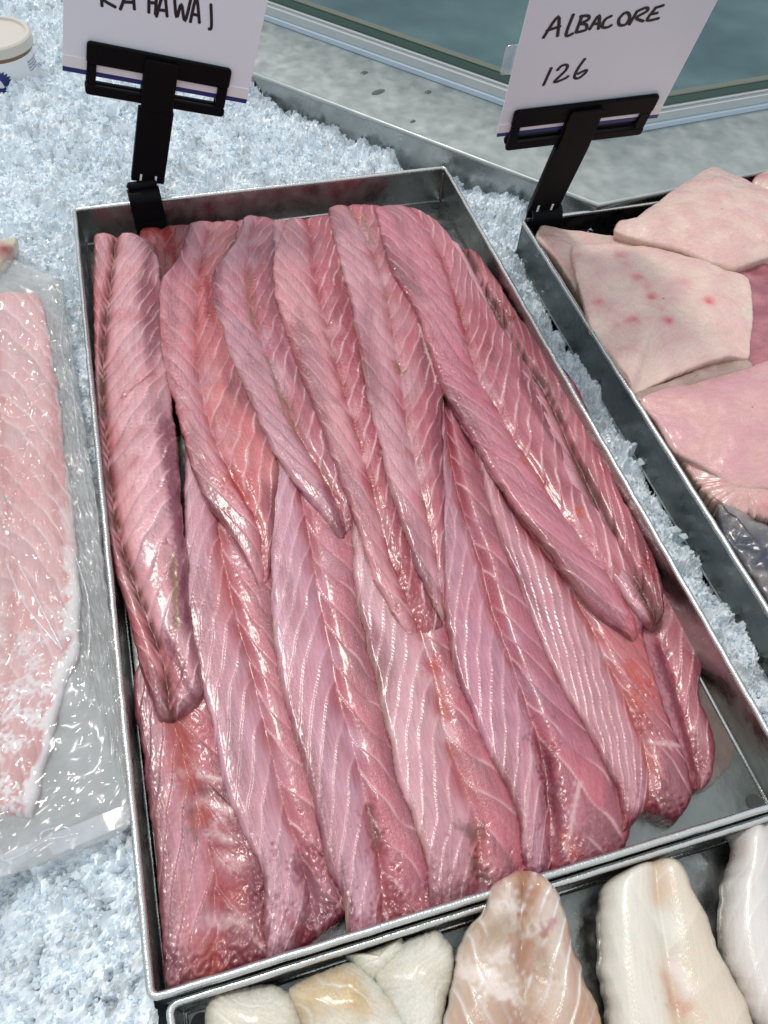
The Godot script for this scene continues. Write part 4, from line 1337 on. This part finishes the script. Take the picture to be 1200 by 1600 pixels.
# ---------------------------------------------------------------- white fish
func white_fish():
	var g := "white fillets in the near tray"
	var pale := Color(0.70, 0.675, 0.61)
	var wk := {"col": pale, "col2": Color(0.66, 0.62, 0.52), "rim": Color(0.70, 0.69, 0.64), "grain": 0.6, "k": 2.0, "dome": 0.7, "stripe": 0.5, "stripe_col": Color(0.76, 0.74, 0.70), "edge": 0.8}
	piece("white_fillet", "small white fillet nub against the tray rims", [7.76, 4.1, 53.99, 8.58, 4.1, 54.03, 9.43, 4.1, 53.99, 10.29, 4.1, 53.95, 10.43, 4.1, 54.44, 9.84, 4.1, 55.01, 9.04, 4.1, 55.38, 8.31, 4.1, 55.06], mixed(wk, {"seed": 13, "dome": 0.4}), "fish fillet", g)
	piece("white_fillet", "blunt cream fillet end beside the brown streaked fillet", [10.29, 4.4, 54.09, 10.96, 4.4, 54.03, 11.77, 4.4, 54.08, 12.12, 4.4, 54.57, 12.25, 4.4, 55.1, 11.9, 4.4, 55.97, 11.32, 4.4, 56.78, 10.83, 4.4, 57.61, 10.03, 4.4, 58.26, 9.34, 4.4, 57.52, 8.93, 4.4, 56.18, 8.7, 4.4, 55.08, 9.29, 4.4, 54.64], mixed(wk, {"seed": 14, "turn": -0.5}), "fish fillet", g)
	piece("white_fillet", "cream fillet corner beside the drain hole of the near tray", [1.83, 4.2, 54.23, 2.33, 4.2, 53.86, 3.23, 4.2, 53.88, 4.5, 4.2, 54.1, 5.15, 4.2, 54.54, 5.49, 4.2, 55.09, 5.55, 4.2, 56.12, 5.22, 4.2, 56.9, 3.27, 4.2, 56.56, 1.64, 4.2, 55.88], mixed(wk, {"seed": 15, "turn": 0.5}), "fish fillet", g)
	piece("white_fillet", "folded cream fillet with amber stain between two white ones", [5.16, 4.4, 54.58, 5.78, 4.4, 54.38, 6.33, 4.4, 54.3, 7.15, 4.4, 54.24, 8.01, 4.4, 54.29, 8.7, 4.4, 55.08, 9.3, 4.4, 56.01, 9.63, 4.4, 56.99, 9.67, 4.4, 58.15, 7.31, 4.4, 57.8, 5.59, 4.4, 57, 5.45, 4.4, 55.88], mixed(wk, {"seed": 16, "turn": 0.6, "col2": Color(0.56, 0.42, 0.24)}), "fish fillet", g)
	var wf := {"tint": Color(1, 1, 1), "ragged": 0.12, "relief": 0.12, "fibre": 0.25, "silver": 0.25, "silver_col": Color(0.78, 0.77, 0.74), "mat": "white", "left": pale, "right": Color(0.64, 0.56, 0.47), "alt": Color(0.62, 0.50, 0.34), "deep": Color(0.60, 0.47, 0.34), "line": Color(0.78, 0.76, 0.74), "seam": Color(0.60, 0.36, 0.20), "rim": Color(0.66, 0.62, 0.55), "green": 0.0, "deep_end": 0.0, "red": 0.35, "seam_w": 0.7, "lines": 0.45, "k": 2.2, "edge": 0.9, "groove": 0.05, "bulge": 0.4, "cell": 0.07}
	fillet("white_fillet", "thick cream white fillet with a pale scar, lying alone on bare steel", [
		20.81, 54.04, 22.11, 54, 23.33, 54.2, 4.6, 0,
		19.52, 54.45, 21.77, 54.66, 23.35, 55.28, 4.6, 0,
		18.94, 55.21, 21.3, 55.86, 23.33, 56.58, 4.6, 0,
		18.31, 56.76, 20.82, 57.38, 23.22, 58.12, 4.6, 0,
		17.78, 58.12, 20.41, 58.71, 23.25, 59.43, 4.6, 0,
		17.46, 59.26, 20.02, 59.98, 23.31, 60.91, 4.6, 0,
		17.08, 60.47, 19.66, 61.19, 23.24, 62.2, 4.6, 0], mixed(wf, {"marks": [[20.76, 58.17, 20.88, 58.98, 0.32, 0.85, 3], [20.2, 58.33, 20.19, 58.91, 0.25, 0.35, 2], [20.23, 59.38, 20.48, 59.56, 0.3, 0.35, 2]], "seed": 21, "lines": 0.1, "relief": 0.08, "gap": 2.4, "deep": Color(0.62, 0.52, 0.42), "alt": Color(0.64, 0.55, 0.42)}), g)
	fillet("white_fillet", "translucent white fillet cut by the picture edge near the rim", [
		26.69, 53.83, 28.02, 53.74, 29.73, 54.05, 4.4, 0,
		25.55, 55.23, 27.45, 55.47, 29.33, 55.7, 4.4, 0,
		24.69, 56.09, 26.7, 56.65, 28.67, 57.18, 4.4, 0,
		23.84, 57.43, 25.99, 58.03, 28.32, 58.67, 4.4, 0,
		23.43, 58.67, 25.45, 59.38, 27.72, 60.01, 4.4, 0,
		23.34, 59.44, 25.06, 60.46, 27.28, 61.09, 4.4, 0,
		23.47, 60.71, 24.81, 61.54, 26.86, 62.12, 4.4, 0,
		23.7, 62.11, 24.83, 62.43, 26.59, 62.93, 4.4, 0], mixed(wf, {"seed": 22, "left": Color(0.64, 0.62, 0.60), "right": Color(0.62, 0.57, 0.57), "alt": Color(0.62, 0.56, 0.54), "deep": Color(0.6, 0.52, 0.5), "red": 0.0, "sl": -2.0, "gap": 1.5}), g)
	fillet("white_fillet", "brown and white streaked fillet whose tip overhangs both rims", [
		14.99, 53.11, 15.82, 52.88, 16.97, 53.49, 5.7, 0,
		14.41, 53.26, 15.67, 53.47, 17.06, 54.24, 5.7, 0,
		13.67, 54.04, 15.23, 54.47, 17.09, 55.1, 5.5, 0,
		12.96, 54.54, 14.94, 55.34, 17.17, 55.71, 5.2, 0,
		12.29, 55.18, 14.64, 56.2, 17.17, 56.54, 5, 0,
		11.75, 56.1, 14.43, 57.08, 17.05, 57.69, 5, 0,
		11.11, 57.21, 13.99, 58.19, 17.1, 59, 5, 0,
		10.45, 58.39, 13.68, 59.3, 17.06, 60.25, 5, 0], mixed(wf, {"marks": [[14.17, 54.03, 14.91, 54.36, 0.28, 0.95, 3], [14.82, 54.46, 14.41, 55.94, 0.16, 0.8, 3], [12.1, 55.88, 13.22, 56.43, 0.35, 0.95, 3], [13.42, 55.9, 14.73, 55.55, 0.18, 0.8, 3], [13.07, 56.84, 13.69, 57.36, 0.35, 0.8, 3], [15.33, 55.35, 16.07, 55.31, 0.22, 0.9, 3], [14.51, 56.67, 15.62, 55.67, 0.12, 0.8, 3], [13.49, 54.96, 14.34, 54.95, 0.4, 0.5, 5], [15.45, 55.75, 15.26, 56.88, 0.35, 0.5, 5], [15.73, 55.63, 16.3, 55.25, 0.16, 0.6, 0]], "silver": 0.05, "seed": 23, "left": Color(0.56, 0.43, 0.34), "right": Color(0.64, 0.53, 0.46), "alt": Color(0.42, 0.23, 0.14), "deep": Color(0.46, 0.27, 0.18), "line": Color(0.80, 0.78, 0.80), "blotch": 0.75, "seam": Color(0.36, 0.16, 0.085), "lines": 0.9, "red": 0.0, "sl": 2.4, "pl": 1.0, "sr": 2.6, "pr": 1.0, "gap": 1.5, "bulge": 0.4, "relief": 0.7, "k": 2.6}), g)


# ---------------------------------------------------------------- the packed fish
func bagged_fish():
	fillet("packed_fillet", "pale pink fillet with white net of fat inside the clear bag", [
		-8.32, 7.88, -5.37, 8.66, -2.84, 9.75, 5.2, -0.1,
		-8.6, 12.33, -5.58, 13.13, -2.44, 12.66, 5.2, -0.1,
		-8.83, 17.09, -5.41, 17.98, -2.09, 18.33, 5.2, -0.1,
		-8.83, 22.45, -5.25, 23.39, -1.88, 23.77, 5.2, -0.1,
		-8.83, 27.2, -5.11, 28.19, -1.64, 28.98, 5.2, -0.1,
		-8.66, 31.49, -4.83, 32.51, -1.58, 33.39, 5.2, -0.1,
		-8.52, 35.34, -5.03, 36.29, -1.84, 37.52, 5.2, -0.1,
		-8.41, 38.15, -5.49, 38.96, -2.6, 39.42, 5.2, -0.1,
		-8.29, 41.37, -6.06, 42, -3.51, 42.71, 5.2, -0.1,
		-8.09, 43.2, -6.18, 43.74, -4.01, 44.5, 5.2, -0.1,
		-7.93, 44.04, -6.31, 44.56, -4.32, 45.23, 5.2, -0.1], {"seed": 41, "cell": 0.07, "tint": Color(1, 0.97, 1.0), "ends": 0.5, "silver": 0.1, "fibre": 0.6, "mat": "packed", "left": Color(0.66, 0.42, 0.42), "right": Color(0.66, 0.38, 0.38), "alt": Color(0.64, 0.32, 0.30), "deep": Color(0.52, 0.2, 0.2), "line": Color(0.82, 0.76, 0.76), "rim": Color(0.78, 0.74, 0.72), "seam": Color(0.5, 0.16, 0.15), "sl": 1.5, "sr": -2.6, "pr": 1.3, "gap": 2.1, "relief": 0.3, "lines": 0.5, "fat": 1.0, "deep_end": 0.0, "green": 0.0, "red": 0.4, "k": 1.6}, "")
	var bag := piece("plastic_bag", "clear vacuum bag with wrinkled film around a pink fillet on ice", [-7.92, 5.2, 5.46, -2.79, 5.2, 6.93, -1.43, 5.2, 7.81, -1.11, 5.2, 12.84, -0.88, 5.2, 18.45, -0.56, 5.2, 24, -0.28, 5.2, 28.92, -0.25, 5.2, 33.67, -0.11, 5.2, 37.18, 0.14, 5.2, 40.43, 0.09, 5.2, 44.24, -0.03, 5.2, 46.67, -2.4, 5.2, 47.12, -5.53, 5.2, 47.5, -7.03, 5.2, 47.68], {"dome": 0.85, "edge": 0.15, "flat": 5.0, "open": true, "warp": 0.05, "bump": 0.1, "grain": 0.0, "wrinkle": 0.28, "turn": 1.3, "n": 260, "rings": 90}, "plastic bag", "", M.film)
	var st := starts()
	var a := Vector3(-9.2, 5.0, 44.6)
	var b := Vector3(-0.09, 4.9, 46.15)
	a = Vector3(-7.15, 4.9, 47.16)
	var d := (b - a).normalized()
	box_into(st, Transform3D(Basis(d, d.cross(Vector3.UP), Vector3.UP), (a + b) / 2 * CM), Vector3(a.distance_to(b) * CM, 0.009, 0.0012), 0.001)
	part("seal_strip", done(st), M.seal, bag)
	var back := piece("back_sheet", "", [-7.92, 5.2, 5.46, -2.79, 5.2, 6.93, -1.43, 5.2, 7.81, -1.11, 5.2, 12.84, -0.88, 5.2, 18.45, -0.56, 5.2, 24, -0.28, 5.2, 28.92, -0.25, 5.2, 33.67, -0.11, 5.2, 37.18, 0.14, 5.2, 40.43, 0.09, 5.2, 44.24, -0.03, 5.2, 46.67, -2.4, 5.2, 47.12, -5.53, 5.2, 47.5, -7.03, 5.2, 47.68], {"dome": 0.0, "edge": 0.1, "open": true, "warp": 0.05, "bump": 0.12, "grain": 0.0, "wrinkle": 0.3, "turn": 0.5, "n": 160, "rings": 50, "seed": 6}, "", "", M.back_film)
	for key in ["label", "category"]:
		back.remove_meta(key)
	back.reparent(bag)
	back.position.y -= 0.004
	for c in [[-4.26, 6.2, 32.4, -3.33, 6.2, 35.05, -2.37, 6, 37.91], [-4.82, 6.2, 32.34, -3.94, 6.2, 35.08, -2.51, 6, 37.7], [-1.54, 5.6, 32.29, -1.17, 5.3, 34.69, -1.2, 5.2, 36.72, -1.42, 5.1, 38.25], [-5.38, 5.2, 44.86, -4.72, 5.6, 44.53, -4.36, 5.5, 44.83, -4.05, 5.6, 44.43], [-3.91, 5, 46.32, -3.84, 5, 46, -3.07, 5, 45.99, -2.73, 5, 46.2, -2.85, 5, 46.44, -3.85, 5, 46.33], [-5.53, 5, 46.36, -5.33, 5, 46.81, -4.02, 5, 46.5, -3.47, 5, 46.1], [-3.48, 6.1, 37.32, -3.35, 6.1, 37, -3.56, 6.1, 36.77, -3.2, 6.1, 37.64], [-2.16, 5.2, 7.79, -1.31, 5.2, 10.79, -1.61, 5.3, 15.39, -1.12, 5.3, 19.08, -0.99, 5.2, 24.41, -0.75, 5.1, 28.27], [-5.09, 6.2, 21.24, -4.38, 6.2, 22.04, -3.37, 6.2, 21.96]]:
		var p: PackedVector3Array = []
		for k in range(0, c.size(), 3):
			p.append(Vector3(c[k], c[k + 1], c[k + 2]) * CM)
		st = starts()
		tube_into(st, smooth_path(p, 8), 0.00042, 6)
		part("crease_glint", done(st), M.seal, bag)  # film fold as a pale tube, its bright glint painted in
	piece("fish_tail", "small cream and dark red fish tail lying on the ice beyond the bag", [-5.87, 5.6, 3.69, -4.78, 5.6, 3.3, -4.03, 5.6, 3.45, -4.26, 5.6, 4.56, -4.8, 5.6, 5.72, -5.44, 5.6, 6.75, -6.07, 5.6, 6.4], {"col": Color(0.58, 0.52, 0.42), "col2": Color(0.3, 0.05, 0.06), "seed": 52, "n": 90, "rings": 20, "k": 1.0, "dome": 0.3}, "fish tail")


# ---------------------------------------------------------------- signs
func stroke_mesh(words: Array, r: float) -> ArrayMesh:
	# pen strokes in card centimetres
	var st := starts()
	for s in words:
		var p: PackedVector3Array = []
		for k in range(0, s.size(), 2):
			p.append(Vector3(s[k] * CM, s[k + 1] * CM, 0.0008))
		tube_into(st, smooth_path(p, 5), r * CM, 8, false, Vector3.BACK, 0.12)
	return done(st)


func sign_card(label: String, at: Transform3D, height: float, words: Array, pen: float, left_x: float, right_x: float, foot: Array) -> Node3D:
	var t := thing("price_sign", label, "sign", "handwritten price signs")
	t.transform = at
	var st := starts()
	var w := (right_x - left_x) * CM
	var cx := (left_x + right_x) / 2 * CM
	box_into(st, Transform3D(Basis(), Vector3(cx, height / 2 * CM, 0)), Vector3(w, height * CM, 0.0012), 0.0006)
	part("card", done(st), M.card, t)
	part("handwriting", stroke_mesh(words, pen), M.ink, t)
	st = starts()
	box_into(st, Transform3D(Basis(), Vector3(cx, 0.0066, 0.0008)), Vector3(w - 0.0006, 0.0076, 0.0008))
	part("white_band", done(st), M.card_band, t)
	st = starts()
	box_into(st, Transform3D(Basis(), Vector3(cx, 0.0012, 0.0009)), Vector3(w - 0.0004, 0.0032, 0.001))
	part("navy_stripe", done(st), M.navy, t)
	# the clip: a frame with two windows, in front of and behind the card
	var clip := Node3D.new()
	clip.name = "clip"
	t.add_child(clip, true)
	for f in 2:
		st = starts()
		frame_into(st, 0.0024 if f == 0 else -0.0024)
		part("clip_frame", done(st), M.black, clip)
	# stem, hinge and the clamp on the rim
	var fx: float = foot[0]
	var fy: float = foot[1]
	st = starts()
	var top := Vector3(0, -1.5, 0.3)
	var low_ := Vector3(fx, fy + 1.0, 0.1)
	var dir := (low_ - top).normalized()
	box_into(st, Transform3D(Basis(-dir.cross(Vector3.BACK), -dir, Vector3.BACK), (top + low_) / 2 * CM), Vector3(0.0245, top.distance_to(low_) * CM, 0.0045), 0.0008)
	box_into(st, Transform3D(Basis(), Vector3(0, 0.0025, 0.0058)), Vector3(0.022, 0.036, 0.0016), 0.002)
	part("stem", done(st), M.black, clip)
	for s in [-1, 1]:
		st = starts()
		box_into(st, Transform3D(Basis(), (low_ + Vector3(s * 0.55, 0.35, 0.28)) * CM), Vector3(0.0015, 0.007, 0.0008))
		part("slot", done(st), M.card_band, clip)
	return t


func frame_into(st: SurfaceTool, z: float):
	# bars round two windows; butted end to end
	var d := 0.003
	for b in [[-4.75, 1.3, 4.75, 2.05], [-4.75, -1.55, 4.75, -0.85]]:
		box_into(st, Transform3D(Basis(), Vector3((b[0] + b[2]) / 2 * CM, (b[1] + b[3]) / 2 * CM + 0.0028 - (0.0035 if b[1] > 0 else 0.0), z)), Vector3((b[2] - b[0]) * CM, (b[3] - b[1]) * CM + (0.007 if b[1] > 0 else 0.0), d), 0.0025)
	for b in [[-4.7, -4.1], [-1.12, 1.0], [4.0, 4.7]]:
		box_into(st, Transform3D(Basis(), Vector3((b[0] + b[1]) / 2 * CM, 0.0016, z)), Vector3((b[1] - b[0]) * CM, 0.0143, d - 0.0004))


func clamp_on_rim(parent: Node3D, at: Vector3, turn: float):
	# a curled grip hooked over the rolled rim: back leg, round top, front leg; world centimetres
	var clip := parent.get_node("clip")
	var st := starts()
	var prof: PackedVector2Array = []
	for k in 13:
		var a := PI - PI * k / 12.0
		prof.append(Vector2(cos(a) * 0.75, sin(a) * 0.75))
	prof.append(Vector2(0.62, -0.8))
	prof.append(Vector2(0.55, -1.8))
	prof.append(Vector2(0.7, -2.6))
	var inner: PackedVector2Array = []
	for k in prof.size():
		var e := (prof[mini(k + 1, prof.size() - 1)] - prof[maxi(k - 1, 0)]).normalized()
		inner.append(prof[k] - Vector2(-e.y, e.x) * 0.22)
	prof.insert(0, Vector2(-0.72, -1.5))
	inner.insert(0, Vector2(-0.5, -1.5))
	var t := Transform3D(Basis(Vector3.UP, turn), at * CM)
	var w := 1.2
	st.set_smooth_group(-1)
	for k in prof.size() - 1:
		var p0 := prof[k]
		var p1 := prof[k + 1]
		var q0 := inner[k]
		var q1 := inner[k + 1]
		quad(st, cl(t, -w, p0), cl(t, w, p0), cl(t, w, p1), cl(t, -w, p1))
		quad(st, cl(t, -w, q1), cl(t, w, q1), cl(t, w, q0), cl(t, -w, q0))
		quad(st, cl(t, w, p0), cl(t, w, q0), cl(t, w, q1), cl(t, w, p1))
		quad(st, cl(t, -w, q0), cl(t, -w, p0), cl(t, -w, p1), cl(t, -w, q1))
	var e := prof.size() - 1
	quad(st, cl(t, -w, prof[e]), cl(t, w, prof[e]), cl(t, w, inner[e]), cl(t, -w, inner[e]))
	# hinge pin between grip and stem
	tube_into(st, PackedVector3Array([t * (Vector3(-1.0, 1.0, -0.15) * CM), t * (Vector3(0, 1.0, -0.15) * CM), t * (Vector3(1.0, 1.0, -0.15) * CM)]), 0.0032, 10)
	var m := done(st)
	var o := part("clamp", m, M.black, clip)
	o.transform = parent.transform.affine_inverse()


func cl(t: Transform3D, x: float, p: Vector2) -> Vector3:
	return t * (Vector3(x, p.y, p.x) * CM)


func signs():
	var one := Transform3D(Basis(Vector3(0.9628, -0.2701, -0.0102), Vector3(0.2698, 0.9581, 0.0965), Vector3(-0.0163, -0.0957, 0.9953)).orthonormalized(), Vector3(0.0785, 0.1361, -0.0001))
	var kahawai := [
		[-4.06, 5.85, -3.93, 4.56], [-3.29, 5.92, -3.95, 5.09, -3.11, 4.69],
		[-2.84, 4.6, -2.31, 6.15, -1.98, 4.79], [-2.75, 5.1, -2.05, 5.23],
		[-1.23, 6.25, -1.09, 4.78], [-0.75, 6.36, -0.68, 4.75], [-1.15, 5.42, -0.70, 5.48],
		[-0.61, 4.64, -0.30, 6.14, 0.06, 4.79], [-0.55, 5.1, 0.0, 5.16],
		[0.32, 6.31, 0.65, 4.89, 0.84, 5.76, 1.2, 4.77, 1.39, 6.25],
		[1.55, 4.76, 1.72, 6.32, 2.14, 4.83], [1.6, 5.3, 2.02, 5.31],
		[2.68, 6.17, 2.94, 4.76, 2.77, 4.6]]
	var s := sign_card("white card hand lettered kahawai in black clip on the large tray", one, 9.0, kahawai, 0.1, -6.2, 6.28, [0.0, -8.6])
	clamp_on_rim(s, Vector3(5.35, 5.35, 0.0), 0.05)
	var two := Transform3D(Basis(Vector3(0.99, 0.0811, 0.1158), Vector3(-0.1187, 0.9214, 0.3701), Vector3(-0.0767, -0.3802, 0.9217)).orthonormalized(), Vector3(0.3399, 0.1484, 0.1244))
	var tuna := [
		[-4.17, 7.8, -3.65, 9.19, -3.34, 7.8], [-4.11, 8.29, -3.34, 8.51],
		[-2.81, 9.24, -2.86, 7.84, -2.45, 7.9],
		[-2.27, 9.09, -2.31, 7.93], [-2.39, 9.03, -1.93, 9.02, -1.83, 8.75, -2.24, 8.53, -1.87, 8.43, -1.76, 8.06, -2.31, 7.93],
		[-1.55, 8.03, -1.28, 8.96, -1.02, 7.99], [-1.47, 8.38, -1.04, 8.42],
		[-0.51, 8.84, -0.83, 8.62, -0.84, 8.14, -0.51, 8.06, -0.3, 8.2],
		[0.17, 8.94, -0.01, 8.56, 0.16, 8.14, 0.52, 8.12, 0.6, 8.57, 0.38, 8.91, 0.17, 8.94],
		[0.9, 9.01, 0.75, 8.06], [0.86, 8.93, 1.33, 9.14, 1.49, 8.9, 1.01, 8.51, 1.54, 8.2],
		[1.92, 9.03, 1.72, 8.26, 2.41, 8.3], [1.85, 9.04, 2.35, 9.17], [1.82, 8.65, 2.19, 8.68],
		[-3.12, 5.49, -3.29, 4.11],
		[-2.71, 5.21, -2.5, 5.55, -2.18, 5.54, -2.17, 5.13, -2.66, 4.29, -2.07, 4.46, -1.86, 4.67],
		[-1.19, 5.91, -1.43, 5.12, -1.45, 4.5, -1.15, 4.38, -0.84, 4.75, -0.87, 4.98, -1.32, 4.73]]
	s = sign_card("white card hand lettered albacore 126 in black clip on the albacore tray", two, 14.0, tuna, 0.098, -5.5, 5.5, [-0.25, -9.9])
	clamp_on_rim(s, Vector3(35.15, 5.85, 9.05), -0.1)
	var st := starts()
	box_into(st, Transform3D(Basis(), Vector3(-0.0555, 0.062, -0.0015)), Vector3(0.012, 0.022, 0.0006), 0.002)
	part("clear_tab", done(st), M.seal, s)


# ---------------------------------------------------------------- tub
func lathe_into(st: SurfaceTool, prof: PackedVector2Array, sides := 48):
	st.set_smooth_group(-1)
	for k in prof.size() - 1:
		for s in sides:
			var a := TAU * s / sides
			var b := TAU * (s + 1) / sides
			var p := prof[k]
			var q := prof[k + 1]
			quad(st, Vector3(cos(a) * p.x, p.y, sin(a) * p.x) * CM, Vector3(cos(a) * q.x, q.y, sin(a) * q.x) * CM, Vector3(cos(b) * q.x, q.y, sin(b) * q.x) * CM, Vector3(cos(b) * p.x, p.y, sin(b) * p.x) * CM)


func tub():
	var t := thing("food_tub", "round plastic tub with white and blue label standing in the ice", "tub")
	t.position = Vector3(-4.73, 5.2, -20.72) * CM
	t.scale = Vector3(0.96, 0.86, 0.96)
	var st := starts()
	lathe_into(st, PackedVector2Array([Vector2(0, 0), Vector2(2.9, 0), Vector2(3.15, 0.3), Vector2(3.2, 3.0), Vector2(3.2, 3.2)]))
	part("tub_body", done(st), M.tub_label, t)
	st = starts()
	lathe_into(st, PackedVector2Array([Vector2(3.2, 3.2), Vector2(3.22, 3.6), Vector2(3.2, 3.62)]))
	part("contents_band", done(st), M.tub_brown, t)
	st = starts()
	lathe_into(st, PackedVector2Array([Vector2(3.2, 3.6), Vector2(3.42, 3.65), Vector2(3.45, 4.55), Vector2(3.3, 4.7), Vector2(3.0, 4.7), Vector2(2.9, 4.45), Vector2(0, 4.4)]))
	part("lid", done(st), M.tub, t)
	# blue burst and lines of small print on the label, wrapped round the tub
	st = starts()
	var burst: PackedVector2Array = []
	for k in 44:
		var a := TAU * k / 44.0
		var r := 1.25 if k % 2 else 0.95
		burst.append(Vector2(cos(a) * r, sin(a) * r))
	var tri := Geometry2D.triangulate_polygon(burst)
	for k in range(0, tri.size(), 3):
		for q in 3:
			st.add_vertex(around_tub(burst[tri[k + q]] + Vector2(-0.2, 1.45), 3.24))
	part("burst_print", done(st), M.navy, t)
	st = starts()
	var rng := RandomNumberGenerator.new()
	rng.seed = 4
	for row in 4:
		var x := 3.0
		while x < 4.6 - row % 2 * 0.2:
			var w := rng.randf_range(0.12, 0.3)
			for dash in 3:
				var p := Vector2(x + w * dash / 3.0, 2.5 - row * 0.27)
				quad(st, around_tub(p, 3.24), around_tub(p + Vector2(w / 3.3, 0), 3.24), around_tub(p + Vector2(w / 3.3, 0.09), 3.24), around_tub(p + Vector2(0, 0.09), 3.24))
			x += w + 0.08
	part("small_print", done(st), M.navy, t)


func around_tub(p: Vector2, r: float) -> Vector3:
	var a := PI / 2 - p.x / r
	return Vector3(cos(a) * r, p.y, sin(a) * r) * CM
